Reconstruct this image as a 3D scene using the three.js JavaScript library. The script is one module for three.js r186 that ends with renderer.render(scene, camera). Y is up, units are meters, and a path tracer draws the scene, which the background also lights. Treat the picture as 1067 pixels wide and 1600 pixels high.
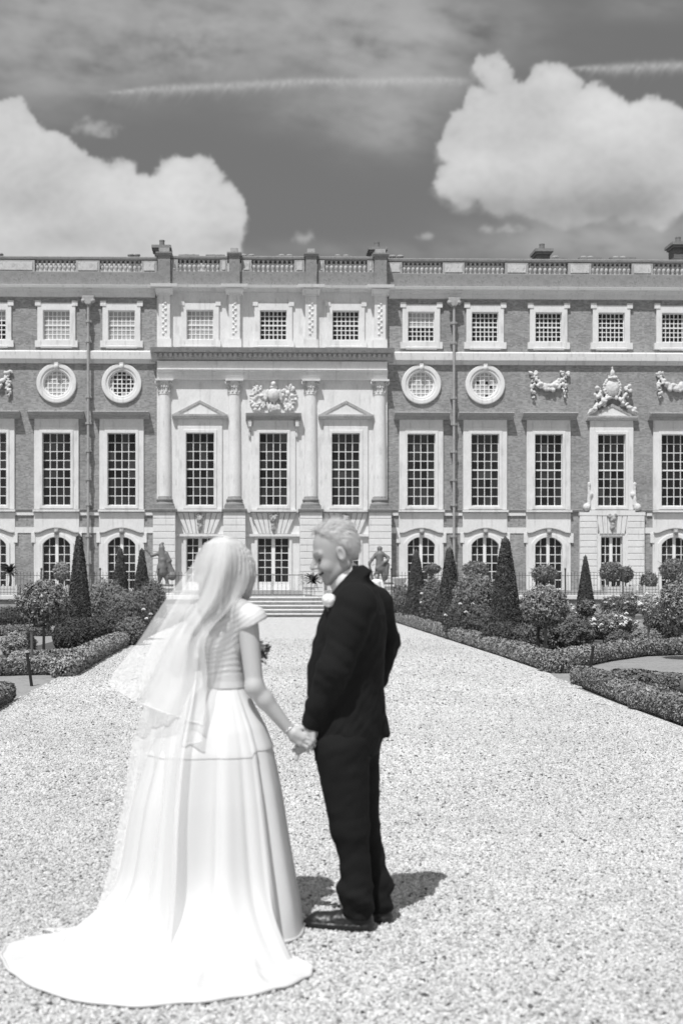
import * as THREE from 'three';
import { mergeGeometries, mergeVertices } from 'three/addons/utils/BufferGeometryUtils.js';

// ---------------------------------------------------------------- camera, sky, sun, exposure
const scene = new THREE.Scene();
const F = 1900, CX = 426, CY = 905, YAW = 0.0214, EYE = 1.5;          // lens of the photograph (1067 x 1600): focal length and optical centre in its pixels
const camera = new THREE.PerspectiveCamera(2 * Math.atan(800 / F) * 180 / Math.PI, 1067 / 1600, 0.1, 6000);
camera.position.set(0, EYE, 0);
camera.rotation.y = -YAW;
camera.setViewOffset(1067, 1600, 533.5 - CX, 800 - CY, 1067, 1600);
camera.focus = 14;
camera.userData.fStop = 2.9;
const renderer = new THREE.WebGLRenderer({ antialias: true });
renderer.toneMapping = THREE.LinearToneMapping;
renderer.toneMappingExposure = 1.0;
renderer.shadowMap.enabled = true;

function rng(seed) { let a = seed >>> 0; return () => { a = (a + 0x6d2b79f5) | 0; let t = Math.imul(a ^ (a >>> 15), 1 | a); t = (t + Math.imul(t ^ (t >>> 7), 61 | t)) ^ t; return ((t ^ (t >>> 14)) >>> 0) / 4294967296; }; }
const { sin, cos, abs, min, max, sqrt, exp, floor, PI, hypot, atan2 } = Math;
const clamp = (x, a = 0, b = 1) => x < a ? a : x > b ? b : x, lerp = (a, b, t) => a + (b - a) * t;
const sstep = (a, b, x) => { const t = clamp((x - a) / (b - a)); return t * t * (3 - 2 * t); };
// gradient noise, three dimensions
const PERM = new Uint8Array(512), GX = new Float64Array(512), GY = new Float64Array(512), GZ = new Float64Array(512);
{ const G = [[1, 1, 0], [-1, 1, 0], [1, -1, 0], [-1, -1, 0], [1, 0, 1], [-1, 0, 1], [1, 0, -1], [-1, 0, -1], [0, 1, 1], [0, -1, 1], [0, 1, -1], [0, -1, -1]], r = rng(7), p = [...Array(256).keys()]; for (let i = 255; i > 0; i--) { const j = floor(r() * (i + 1)), t = p[i]; p[i] = p[j]; p[j] = t; } for (let i = 0; i < 512; i++) { PERM[i] = p[i & 255]; const g = G[PERM[i] % 12]; GX[i] = g[0]; GY[i] = g[1]; GZ[i] = g[2]; } }
function noise(x, y, z = 0) {
  const X = floor(x), Y = floor(y), Z = floor(z); x -= X; y -= Y; z -= Z;
  const u = x * x * x * (x * (x * 6 - 15) + 10), v = y * y * y * (y * (y * 6 - 15) + 10), w = z * z * z * (z * (z * 6 - 15) + 10), a = X & 255, b = Y & 255, c = Z & 255;
  const A = PERM[a] + b, B = PERM[a + 1] + b, AA = PERM[A] + c, AB = PERM[A + 1] + c, BA = PERM[B] + c, BB = PERM[B + 1] + c, x1 = x - 1, y1 = y - 1, z1 = z - 1;
  const n0 = GX[AA] * x + GY[AA] * y + GZ[AA] * z, n1 = GX[BA] * x1 + GY[BA] * y + GZ[BA] * z, n2 = GX[AB] * x + GY[AB] * y1 + GZ[AB] * z, n3 = GX[BB] * x1 + GY[BB] * y1 + GZ[BB] * z;
  const n4 = GX[AA + 1] * x + GY[AA + 1] * y + GZ[AA + 1] * z1, n5 = GX[BA + 1] * x1 + GY[BA + 1] * y + GZ[BA + 1] * z1, n6 = GX[AB + 1] * x + GY[AB + 1] * y1 + GZ[AB + 1] * z1, n7 = GX[BB + 1] * x1 + GY[BB + 1] * y1 + GZ[BB + 1] * z1;
  const p = n0 + u * (n1 - n0), q = n2 + u * (n3 - n2), r = n4 + u * (n5 - n4), s = n6 + u * (n7 - n6), e = p + v * (q - p), f = r + v * (s - r);
  return e + w * (f - e);
}
const fbm = (x, y, z, n = 4) => { let s = 0, a = 1, t = 0; for (let i = 0; i < n; i++) { s += a * noise(x, y, z); t += a; a *= 0.5; x = x * 2.03 + 11.3; y = y * 2.03 + 5.7; z = z * 2.03 + 3.1; } return s / t; };
const billow = (x, y, z, n = 4) => { let s = 0, a = 1, t = 0; for (let i = 0; i < n; i++) { s += a * (1 - 2.2 * abs(noise(x, y, z))); t += a; a *= 0.55; x = x * 2.03 + 1.3; y = y * 2.03 + 7.7; z = z * 2.03 + 3.1; } return s / t; };

const RIGHT = new THREE.Vector3(cos(YAW), 0, sin(YAW)), FWD = new THREE.Vector3(sin(YAW), 0, -cos(YAW));
const SUN = new THREE.Vector3(-22, 87, 43).normalize();
// the sky: air, two towers of cumulus, a veil of cirrus and a vapour trail, computed by direction
function makeSky() {
  const W = 4096, H = 2048, data = new Float32Array(W * H * 4);
  const heaps = [ // cumulus lobes: bearing and height in focal-plane units, radius
    [10, 232, 72], [75, 268, 62], [125, 300, 66], [160, 335, 80], [60, 345, 110], [-60, 300, 110], [205, 328, 55], [292, 296, 51], [330, 345, 54], [262, 345, 70], [300, 385, 85], [150, 410, 110],
    [774, 118, 30], [756, 172, 34], [800, 165, 48], [862, 152, 48], [742, 232, 56], [722, 290, 44], [820, 245, 84], [925, 212, 76], [1015, 238, 82], [905, 275, 62], [1075, 265, 80], [980, 285, 60], [900, 300, 70], [1020, 300, 70], [790, 295, 50], [1150, 230, 95], [850, 300, 45]];
  const puffs = [[475, 373, 24, 13], [350, 396, 40, 14], [145, 200, 42, 18], [785, 360, 40, 10], [665, 370, 16, 7]];
  const lobes = (x, y) => {
    const wx = x + 30 * fbm(x / 80, y / 80, 3.1, 3), wy = y + 30 * fbm(x / 80, y / 80, 8.4, 3);
    let h = -60;
    for (const [a, b, r] of heaps) { const dy = wy > b ? (wy - b) * (a > 640 ? 1.25 : 1.15) : wy - b, d = hypot(wx - a, dy); const k = d < r ? sqrt(r * r - d * d) : -(d - r) * 1.6; if (k > h) h = k + 0.25 * max(0, h); else h += 0.25 * max(0, k); }
    return h;
  };
  const heapHeight = (x, y) => lobes(x, y) + 15 * billow(x / 46, y / 46, 1.7, 3) + 9 * billow(x / 17, y / 17, 4.2, 3) + 6 * billow(x / 7, y / 6, 2.9, 2) - 12 - (x > 640 ? 0.8 * max(0, y - 334) : 0);
  const tones = [[960, 175, 75, 45, 0.13], [860, 120, 30, 22, 0.08], [790, 150, 60, 40, -0.04], [830, 215, 60, 35, -0.04], [745, 250, 50, 30, 0.05], [900, 330, 170, 34, -0.22], [985, 295, 90, 40, -0.12], [760, 320, 60, 20, -0.08], [165, 285, 50, 35, 0.10], [290, 285, 55, 40, 0.10], [250, 340, 70, 45, 0.05], [50, 200, 60, 40, 0.03], [50, 310, 70, 40, -0.10], [130, 372, 110, 24, -0.09], [370, 372, 30, 14, -0.10], [20, 360, 40, 25, 0.04]];
  const trail = (x, y) => {
    let t = 0;
    for (const [x0, x1, y0, y1, w] of [[120, 760, 147, 124, 6.5], [860, 1300, 109, 106, 8]]) {
      if (x < x0 || x > x1) continue;
      const k = (x - x0) / (x1 - x0), yc = lerp(y0, y1, k) - 7 * sin(k * PI) + 2.5 * noise(x / 60, 4.4), below = y - yc;
      const ww = w * (0.75 + 0.9 * (noise(x / 9, 9.1) * 0.5 + 0.5)) * sstep(0, 0.25, k);
      const up = exp(-((below / (below < 0 ? ww * 0.55 : ww)) ** 2)), feather = below > 0 ? exp(-below / 9) * sstep(0.05, 0.45, noise(x / 6 + below * 0.12, below / 30)) * 0.5 : 0;
      t = max(t, min(1, up * (0.62 + 0.5 * noise(x / 5, y / 5)) + feather) * sstep(0, 0.12, k) * (1 - sstep(0.9, 1, k)));
    }
    return t;
  };
  const veils = [[40, 20, 230, 95, 0.95], [330, 10, 240, 70, 0.85], [540, 60, 170, 80, 0.8], [650, 30, 150, 75, 0.8], [610, 130, 90, 70, 0.75], [600, 200, 75, 42, 0.6], [470, 178, 70, 26, 0.35], [200, 110, 190, 40, 0.35], [900, 372, 150, 34, 0.9], [1060, 372, 120, 34, 0.9], [60, 120, 140, 60, 0.4], [1020, 10, 90, 20, 0.35], [560, 395, 260, 16, 0.35]];
  for (let row = H / 2; row < H; row++) {
    const up = ((row + 0.5) / H - 0.5) * PI, cu = cos(up), sy = sin(up);
    for (let col = 0; col < W; col++) {
      const az = ((col + 0.5) / W - 0.5) * 2 * PI, dx = cos(az) * cu, dz = sin(az) * cu;
      const fw = dx * FWD.x + dz * FWD.z, rt = dx * RIGHT.x + dz * RIGHT.z;
      let near = 0, x = 0, y = 0;
      if (fw > 0.3) { x = CX + F * rt / fw; y = CY - F * sy / fw; near = (1 - sstep(700, 1200, abs(x - 530))) * (1 - sstep(250, 700, -y)); }
      let v = 0.185 - 0.045 * sstep(0.1, 0.9, sy) + 0.05 * exp(-sy / 0.14);
      let vn = v, vf = v;
      if (near > 0) {
        let c = 0;
        for (const [a, b, rx, ry, s] of veils) c += s * exp(-(((x - a) / rx) ** 2) - ((y - b) / ry) ** 2);
        const st = fbm((x + y * 0.8) / 150, (y - x * 0.25) / 60, 2.2, 5), mott = fbm(x / 16, y / 12, 6.6, 3) * exp(-(((x - 290) / 90) ** 2) - ((y - 75) / 50) ** 2);
        { const st2 = fbm((x + y * 0.9) / 46, (y - x * 0.3) / 20, 7.3, 4), wisp = max(0, c * (0.75 + 1.3 * st + 0.55 * st2)); vn = lerp(vn, 0.47, 1 - exp(-0.95 * wisp)); }
        vn *= 1 + 0.35 * mott;
        vn = lerp(vn, 0.54, 0.85 * trail(x, y));
        let p = 0;
        for (const [a, b, rx, ry] of puffs) p = max(p, 1 - hypot((x - a) / rx, (y - b) / ry) + 1.3 * fbm(x / 20, y / 14, 5.5, 5));
        vn = lerp(vn, 0.5, 0.62 * sstep(0.05, 1.0, p));
        const h = heapHeight(x, y);
        if (h > -14) {
          const e = 9, gy = (lobes(x, y + e) - lobes(x, y - e)) / (2 * e), soft = sstep(0.35, -0.5, gy) * (x > 640 ? 1 : 0.4);
          let body = 0.575 + 0.11 * fbm(x / 90, y / 60, 1.1, 4) + 0.045 * billow(x / 26, y / 20, 5.1, 4) + 0.06 * exp(-max(0, h) / 14) * (1 - soft);
          for (const [a, b, rx, ry, s] of tones) body += s * exp(-(((x - a) / rx) ** 2) - ((y - b) / ry) ** 2);
          vn = lerp(vn, clamp(body, 0.26, 0.76), sstep(-5 - 16 * soft, 7 + 30 * soft, h) * (0.7 + 0.3 * sstep(0, 40, h)));
        }
      }
      if (near < 1) {
        const k = 1 / (sy + 0.32), q = fbm(dx * k * 2.6 + 4, dz * k * 2.6, 9.3, 5), ci = fbm(dx * k * 1.6, dz * k * 3.4, 2.4, 3);
        vf = lerp(vf, 0.36, clamp(0.35 + 1.3 * ci, 0, 0.9));
        vf = lerp(vf, 0.62 + 0.25 * q, sstep(-0.02, 0.2, q)) + 0.22 * exp(-Math.acos(clamp(dx * SUN.x + sy * SUN.y + dz * SUN.z, -1, 1)) / 0.42);  // unseen sky brightened, with added glow round the sun, to soften ground shadows
      }
      v = lerp(vf, vn, near);
      const o = (row * W + col) * 4; data[o] = data[o + 1] = data[o + 2] = v; data[o + 3] = 1;
    }
  }
  for (let i = 0; i < W * H / 2; i++) { data[i * 4] = data[i * 4 + 1] = data[i * 4 + 2] = 0.22; data[i * 4 + 3] = 1; }
  const t = new THREE.DataTexture(data, W, H, THREE.RGBAFormat, THREE.FloatType);
  t.mapping = THREE.EquirectangularReflectionMapping; t.magFilter = THREE.LinearFilter; t.needsUpdate = true;
  return t;
}
scene.background = makeSky();
scene.environment = scene.background;

const sun = new THREE.DirectionalLight(new THREE.Color(1, 1, 1), 4.3);
sun.name = 'sun';
sun.position.set(-22, 87, 43); sun.target.position.set(0, 0, 0);
sun.castShadow = true; sun.shadow.mapSize.set(4096, 4096);
Object.assign(sun.shadow.camera, { left: -60, right: 60, top: 60, bottom: -60, near: 1, far: 260 });
scene.add(sun, sun.target);

// ---------------------------------------------------------------- helpers
const V = (x, y, z) => new THREE.Vector3(x, y, z);
function dirOf(x, y) { const a = (x - CX) / F, b = (CY - y) / F; return V(RIGHT.x * a + FWD.x, b, RIGHT.z * a + FWD.z); }
function atZ(x, y, d) { const v = dirOf(x, y), t = d / -v.z; return V(v.x * t, EYE + v.y * t, -d); }              // the place d metres ahead that shows at x, y of the photograph
function onGround(x, y, Y = 0) { const v = dirOf(x, y), t = (EYE - Y) / -v.y; return V(v.x * t, Y, v.z * t); }
const taken = {};
const numbered = (n) => { const k = taken[n] = (taken[n] ?? -1) + 1; return k ? n + '_' + String(k).padStart(3, '0') : n; };
function mesh(name, geo, mat, parent) { const m = new THREE.Mesh(geo, mat); m.name = parent ? name : numbered(name); m.castShadow = m.receiveShadow = true; (parent ?? scene).add(m); return m; }
function group(name, parent, pos) { const g = new THREE.Group(); g.name = parent ? name : numbered(name); if (pos) g.position.copy(pos); (parent ?? scene).add(g); return g; }
function tag(o, label, category, grp, kind) { o.userData.label = label; if (category) o.userData.category = category; if (grp) o.userData.group = grp; if (kind) o.userData.kind = kind; return o; }
const struct = (o, label) => { o.userData.kind = 'structure'; if (label) o.userData.label = label; return o; };
const grey = (v) => new THREE.Color().setRGB(v, v, v);
const mat = (v, o = {}) => new THREE.MeshStandardMaterial({ color: grey(v), roughness: 0.9, side: THREE.DoubleSide, ...o });
function greyTex(size, fn, { srgb = true, rep = 1 } = {}) {
  const d = new Uint8Array(size * size * 4);
  for (let j = 0; j < size; j++) for (let i = 0; i < size; i++) { let v = clamp(fn(i, j)); if (srgb) v = v <= 0.0031308 ? v * 12.92 : 1.055 * v ** (1 / 2.4) - 0.055; const o = (j * size + i) * 4; d[o] = d[o + 1] = d[o + 2] = Math.round(v * 255); d[o + 3] = 255; }
  const t = new THREE.DataTexture(d, size, size); t.magFilter = THREE.LinearFilter; t.minFilter = THREE.LinearMipmapLinearFilter; t.generateMipmaps = true; t.wrapS = t.wrapT = THREE.RepeatWrapping; if (srgb) t.colorSpace = THREE.SRGBColorSpace; t.repeat.set(rep, rep); t.needsUpdate = true; return t;
}
// noise that repeats after P cells
function tnoise(x, y, P, s = 0) { const X = floor(x), Y = floor(y), u = x - X, v = y - Y, a = u * u * (3 - 2 * u), b = v * v * (3 - 2 * v), h = (i, j) => PERM[PERM[PERM[((i % P) + P) % P & 255] + (((j % P) + P) % P & 255)] + (s & 255)] / 255; return lerp(lerp(h(X, Y), h(X + 1, Y), a), lerp(h(X, Y + 1), h(X + 1, Y + 1), a), b); }
// uv in metres from position and facing
function uvm(g) {
  const p = g.attributes.position, n = g.attributes.normal, uv = new Float32Array(p.count * 2);
  for (let i = 0; i < p.count; i++) { const ax = abs(n.getX(i)), ay = abs(n.getY(i)), az = abs(n.getZ(i)); if (az >= ax && az >= ay) { uv[2 * i] = p.getX(i); uv[2 * i + 1] = p.getY(i); } else if (ax >= ay) { uv[2 * i] = p.getZ(i); uv[2 * i + 1] = p.getY(i); } else { uv[2 * i] = p.getX(i); uv[2 * i + 1] = p.getZ(i); } }
  g.setAttribute('uv', new THREE.BufferAttribute(uv, 2)); return g;
}
const bx = (x0, x1, y0, y1, z0, z1) => new THREE.BoxGeometry(abs(x1 - x0), abs(y1 - y0), abs(z1 - z0)).translate((x0 + x1) / 2, (y0 + y1) / 2, (z0 + z1) / 2);
const plainGeo = (g) => { const h = g.index ? g.toNonIndexed() : g; for (const k of Object.keys(h.attributes)) if (!['position', 'normal', 'uv'].includes(k)) h.deleteAttribute(k); if (!h.attributes.uv) h.setAttribute('uv', new THREE.BufferAttribute(new Float32Array(h.attributes.position.count * 2), 2)); return h; };
const join = (list) => mergeGeometries(list.map(plainGeo));
// a profile given as [out, y] points, run along x from x0 to x1; back at z = back
function moulding(profile, x0, x1, back = -0.05) {
  const s = new THREE.Shape(); s.moveTo(-back, profile[0][1]);
  for (const [z, y] of profile) s.lineTo(-z, y);
  s.lineTo(-back, profile[profile.length - 1][1]); s.closePath();
  return new THREE.ExtrudeGeometry(s, { depth: x1 - x0, bevelEnabled: false }).rotateY(PI / 2).translate(x0, 0, 0);
}
const rectShape = (x0, x1, y0, y1, S = THREE.Shape) => { const s = new S(); s.moveTo(x0, y0); s.lineTo(x1, y0); s.lineTo(x1, y1); s.lineTo(x0, y1); s.closePath(); return s; };
const arcTop = (x0, x1, y0, ys, yc, S = THREE.Shape) => { const s = new S(), c = (x0 + x1) / 2, h = (x1 - x0) / 2, r = (h * h + (yc - ys) ** 2) / (2 * (yc - ys)), a = Math.asin(h / r); s.moveTo(x0, y0); s.lineTo(x1, y0); s.lineTo(x1, ys); for (let i = 1; i < 14; i++) { const t = lerp(a, -a, i / 14); s.lineTo(c + r * sin(t), yc - r + r * cos(t)); } s.lineTo(x0, ys); s.closePath(); return s; };
const slab = (shape, z0, z1, bevel = 0) => new THREE.ExtrudeGeometry(shape, { depth: z1 - z0 - 2 * bevel, bevelEnabled: bevel > 0, bevelSize: bevel, bevelThickness: bevel, bevelOffset: -bevel, bevelSegments: 2, curveSegments: 28 }).translate(0, 0, z0 + bevel);
const lathe = (pts, seg = 20) => new THREE.LatheGeometry(pts.map(([r, y]) => new THREE.Vector2(r, y)), seg);
function tube(pts, r0, r1 = r0, seg = 6, n = 10) {
  const c = new THREE.CatmullRomCurve3(pts), g = new THREE.TubeGeometry(c, n, 1, seg, false), p = g.attributes.position, q = V();
  for (let i = 0; i <= n; i++) { c.getPointAt(i / n, q); const r = lerp(r0, r1, i / n); for (let j = 0; j <= seg; j++) { const k = i * (seg + 1) + j; p.setXYZ(k, q.x + (p.getX(k) - q.x) * r, q.y + (p.getY(k) - q.y) * r, q.z + (p.getZ(k) - q.z) * r); } }
  g.computeVertexNormals(); return g;
}
// signed distances and their mesh (naive surface nets)
const smin = (a, b, k) => { const h = max(k - abs(a - b), 0) / k; return min(a, b) - h * h * k * 0.25; };
const smax = (a, b, k) => -smin(-a, -b, k);
function cap(x, y, z, a, b, ra, rb) { const bx_ = b.x - a.x, by = b.y - a.y, bz = b.z - a.z, px = x - a.x, py = y - a.y, pz = z - a.z, t = clamp((px * bx_ + py * by + pz * bz) / (bx_ * bx_ + by * by + bz * bz)); return hypot(px - bx_ * t, py - by * t, pz - bz * t) - lerp(ra, rb, t); }
function ell(x, y, z, c, rx, ry, rz) { const a = (x - c.x) / rx, b = (y - c.y) / ry, d = (z - c.z) / rz, k = hypot(a, b, d); return k < 1e-6 ? -min(rx, ry, rz) : k * (k - 1) / hypot(a / rx, b / ry, d / rz); }
function nets(sdf, lo, hi, cell) {
  const nx = Math.ceil((hi.x - lo.x) / cell) + 1, ny = Math.ceil((hi.y - lo.y) / cell) + 1, nz = Math.ceil((hi.z - lo.z) / cell) + 1, f = new Float32Array(nx * ny * nz);
  let q = 0; for (let k = 0; k < nz; k++) for (let j = 0; j < ny; j++) for (let i = 0; i < nx; i++) f[q++] = sdf(lo.x + i * cell, lo.y + j * cell, lo.z + k * cell);
  const id = new Int32Array(nx * ny * nz).fill(-1), P = [], I = [], at = (i, j, k) => (k * ny + j) * nx + i;
  const E = [[0, 1], [2, 3], [4, 5], [6, 7], [0, 2], [1, 3], [4, 6], [5, 7], [0, 4], [1, 5], [2, 6], [3, 7]];
  for (let k = 0; k < nz - 1; k++) for (let j = 0; j < ny - 1; j++) for (let i = 0; i < nx - 1; i++) {
    const c = [f[at(i, j, k)], f[at(i + 1, j, k)], f[at(i, j + 1, k)], f[at(i + 1, j + 1, k)], f[at(i, j, k + 1)], f[at(i + 1, j, k + 1)], f[at(i, j + 1, k + 1)], f[at(i + 1, j + 1, k + 1)]];
    let m = 0; for (let e = 0; e < 8; e++) if (c[e] < 0) m |= 1 << e;
    if (m === 0 || m === 255) continue;
    let sx = 0, sy = 0, sz = 0, n = 0;
    for (const [a, b] of E) if ((c[a] < 0) !== (c[b] < 0)) { const t = c[a] / (c[a] - c[b]); sx += lerp(a & 1, b & 1, t); sy += lerp(a >> 1 & 1, b >> 1 & 1, t); sz += lerp(a >> 2, b >> 2, t); n++; }
    id[at(i, j, k)] = P.length / 3; P.push(lo.x + (i + sx / n) * cell, lo.y + (j + sy / n) * cell, lo.z + (k + sz / n) * cell);
  }
  const quad = (a, b, c, d, flip) => { if (a < 0 || b < 0 || c < 0 || d < 0) return; flip ? I.push(a, c, b, a, d, c) : I.push(a, b, c, a, c, d); };
  for (let k = 1; k < nz - 1; k++) for (let j = 1; j < ny - 1; j++) for (let i = 1; i < nx - 1; i++) {
    const o = f[at(i, j, k)] < 0;
    if (o !== f[at(i + 1, j, k)] < 0) quad(id[at(i, j - 1, k - 1)], id[at(i, j, k - 1)], id[at(i, j, k)], id[at(i, j - 1, k)], !o);
    if (o !== f[at(i, j + 1, k)] < 0) quad(id[at(i - 1, j, k - 1)], id[at(i - 1, j, k)], id[at(i, j, k)], id[at(i, j, k - 1)], !o);
    if (o !== f[at(i, j, k + 1)] < 0) quad(id[at(i - 1, j - 1, k)], id[at(i, j - 1, k)], id[at(i, j, k)], id[at(i - 1, j, k)], !o);
  }
  const g = new THREE.BufferGeometry(); g.setAttribute('position', new THREE.Float32BufferAttribute(P, 3)); g.setIndex(I); g.computeVertexNormals(); return g;
}

// ---------------------------------------------------------------- surfaces
const brickTex = greyTex(2048, (() => { // 16 m of brickwork: courses of 75 mm, headers and stretchers
  const S = 2048, k = 16 / S, rows = 213, tone = rng(3), tones = Array.from({ length: rows * 90 }, () => tone());
  return (i, j) => {
    const y = j * k, r = floor(y / (16 / rows)), fy = y / (16 / rows) - r, off = (r & 1) * 0.5, u = i * k / (16 / 48) + off, c = floor(u), fu = u - c, half = fu > 0.66;
    const joint = fy < 0.13 || fu < 0.03 || (fu > 0.66 && fu < 0.69), t = tones[(r * 90 + (c % 48) * 2 + (half ? 1 : 0)) % tones.length];
    const soft = tnoise(i / 64, j / 64, 32, 1) * 0.6 + tnoise(i / 16, j / 16, 128, 2) * 0.4, big = tnoise(i / 256, j / 256, 8, 4);
    const streak = sstep(0.72, 0.95, tnoise(i / 24, j / 120, 17 * 5, 9)) * 0.12;
    return (joint ? 0.31 : 0.20 + 0.14 * t) * (0.78 + 0.3 * soft + 0.18 * big) * (1 + streak);
  };
})(), { rep: 1 / 16 });
const stoneTex = greyTex(1024, (i, j) => 0.86 + 0.10 * tnoise(i / 64, j / 64, 16, 11) + 0.09 * tnoise(i / 8, j / 16, 128, 12) - 0.14 * sstep(0.72, 0.95, tnoise(i / 20, j / 110, 51, 13)) - 0.06 * tnoise(i / 3, j / 3, 341, 14), { rep: 1 / 8 });
const wornTex = greyTex(1024, (i, j) => { const a = tnoise(i / 48, j / 60, 21, 21), b = tnoise(i / 11, j / 15, 93, 22), c = tnoise(i / 4, j / 5, 256, 23); return 0.50 + 0.36 * a + 0.22 * b + 0.14 * c - 0.42 * sstep(0.6, 0.85, a * 0.5 + b * 0.5); }, { rep: 1 / 5 });
const M = {
  brick: mat(1.0, { map: brickTex, roughness: 0.95 }),
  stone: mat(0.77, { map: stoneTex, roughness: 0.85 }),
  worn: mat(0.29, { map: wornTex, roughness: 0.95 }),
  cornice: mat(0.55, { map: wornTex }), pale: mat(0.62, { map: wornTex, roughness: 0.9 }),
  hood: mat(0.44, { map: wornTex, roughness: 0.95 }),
  carve: mat(0.68, { map: stoneTex }),
  paint: mat(0.82, { roughness: 0.5 }),
  lead: mat(0.42, { roughness: 0.6, map: wornTex }),
  roof: mat(0.10), pot: mat(0.2), stackBrick: mat(0.55, { map: brickTex }),
  iron: mat(0.07, { roughness: 0.5 }), bronze: mat(0.17, { roughness: 0.55 }),
  trunk: mat(0.13), bark: mat(0.2), dark: mat(0.012, { roughness: 0.6 }),
};
const panes = [0.012, 0.022, 0.036, 0.055].map((v) => new THREE.MeshPhysicalMaterial({ color: grey(v), roughness: 0.06, ior: 1.5 }));
// ---------------------------------------------------------------- the palace
const D = 79.2, KX = D / F;                                            // metres to the wall, metres for one unit of elevation drawing
const wx = (x) => atZ(x, CY, D).x, wy = (y) => EYE + (CY - y) * D / F;
const palace = group('palace', null, V(0, 0, -D));
tag(palace, 'long brick and pale stone palace front with columned centre and rows of sash windows', 'palace');
const BASE = 0.78;                                                     // terrace level
const mains = [-111, -11, 89, 190.5, 313, 427, 539.5, 657.5, 757, 856, 954, 1053, 1152];
const isMid = (x) => x > 260 && x < 600;
const XL = wx(-330), XR = wx(1400), CL = wx(246), CR = wx(604);
const LIP = (n) => n;
const holesL = [], holesR = [], holesC = [];
const stuffPanes = [];                                                 // the panes past the first three hundred
const pr = rng(41);
const paneGeos = {};
const paneGeo = (w, h) => paneGeos[w.toFixed(3) + h.toFixed(3)] ??= new THREE.PlaneGeometry(w, h);
// sash: a grid of panes with bars; cx, y0..y1, half width in metres
function sash(win, cx, hw, y0, y1, cols, rows, z, { own = false, meeting = false, mullion = 0, tone = null, bar = 0.045, arch = 0, blind = 0 } = {}) {
  const bars = [], st = 0.085;
  bars.push(bx(cx - hw, cx - hw + st, y0, y1, z - 0.05, z + 0.05), bx(cx + hw - st, cx + hw, y0, y1, z - 0.05, z + 0.05), bx(cx - hw + st, cx + hw - st, y0, y0 + st * 1.4, z - 0.05, z + 0.05), bx(cx - hw + st, cx + hw - st, y1 - st, y1, z - 0.05, z + 0.05));
  const gx0 = cx - hw + st, gx1 = cx + hw - st, gy0 = y0 + st * 1.4, gy1 = y1 - st, cw = (gx1 - gx0 - mullion) / cols, ch = (gy1 - gy0) / rows;
  const xOf = (i) => gx0 + i * cw + (mullion && i >= cols / 2 ? mullion : 0);
  for (let i = 1; i < cols; i++) { if (mullion && i === cols / 2) bars.push(bx(xOf(i) - mullion - 0.02, xOf(i) + 0.02, gy0, gy1, z - 0.04, z + 0.055)); else bars.push(bx(xOf(i) - bar / 2, xOf(i) + bar / 2, gy0, gy1, z - 0.03, z + 0.02)); }
  for (let j = 1; j < rows; j++) { const t = meeting && j === rows / 2 ? 0.09 : bar, a = gy0 + j * ch; bars.push(bx(gx0, gx1, a - t / 2, a + t / 2, z - 0.028, z + (t > bar ? 0.04 : 0.018))); }
  mesh('glazing_bars', join(bars), M.paint, win);
  for (let i = 0; i < cols; i++) for (let j = 0; j < rows; j++) {
    const rx = (pr() - 0.5) * 0.05, ry = (pr() - 0.5) * 0.05, px = xOf(i) + (mullion && i === cols / 2 - 1 ? cw / 2 : cw / 2), py = gy0 + (j + 0.5) * ch, k = pr(), t = tone ?? (k < 0.42 ? 0 : k < 0.75 ? 1 : k < 0.93 ? 2 : 3);
    if (own) { const p = mesh('pane', paneGeo(cw, ch), panes[t], win); p.position.set(px, py, z - 0.012); p.rotation.set(rx, ry, 0); }
    else { const g = plainGeo(new THREE.PlaneGeometry(cw, ch).rotateX(rx).rotateY(ry).translate(px, py, z - 0.012)), v = blind && py > lerp(gy1, gy0, blind) ? 0.34 + 0.1 * k : [0.010, 0.016, 0.026, 0.04][t], c = new Float32Array(g.attributes.position.count * 3).fill(v); g.setAttribute('color', new THREE.BufferAttribute(c, 3)); stuffPanes.push(g); }
  }
}
const frameRing = (cx, ow, iw, y0, y1, iy0, iy1, z0, z1, bevel = 0.03) => { const s = rectShape(cx - ow, cx + ow, y0, y1); s.holes.push(rectShape(cx - iw, cx + iw, iy0, iy1, THREE.Path)); return slab(s, z0, z1, bevel); };
const arcPts = (c, h, ys, yc) => { const r = (h * h + (yc - ys) ** 2) / (2 * (yc - ys)), a = Math.asin(h / r), out = []; for (let i = 0; i <= 14; i++) { const t = lerp(a, -a, i / 14); out.push([c + r * sin(t), yc - r + r * cos(t)]); } return out; };
function archFrame(c, ho, yso, yco, hi, ysi, yci, y0) { const s = new THREE.Shape(), o = arcPts(c, ho, yso, yco), n = arcPts(c, hi, ysi, yci).reverse(); s.moveTo(c + ho, y0); for (const [x, y] of o) s.lineTo(x, y); s.lineTo(c - ho, y0); s.lineTo(c - hi, y0); for (const [x, y] of n) s.lineTo(x, y); s.lineTo(c + hi, y0); s.closePath(); return s; }
const P = (n) => n * KX;                                               // drawing units to metres
const ornament = (name, prims, lo, hi, cell, parent, m = M.carve, rough = 0.03, sc = 9) => mesh(name, uvm(nets((x, y, z) => { let d = 9; for (const p of prims) d = smin(d, p.b ? cap(x, y, z, p.a, p.b, p.r, p.s ?? p.r) : ell(x, y, z, p.a, p.r, p.ry ?? p.r, p.rz ?? p.r), p.k ?? 0.05); return d + rough * fbm(x * sc, y * sc, z * sc, 3) + rough * 0.9 * abs(noise(x * sc * 2.3, y * sc * 2.3, z * sc * 2.3)) - rough * 0.2; }, lo, hi, cell)), m, parent);

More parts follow.
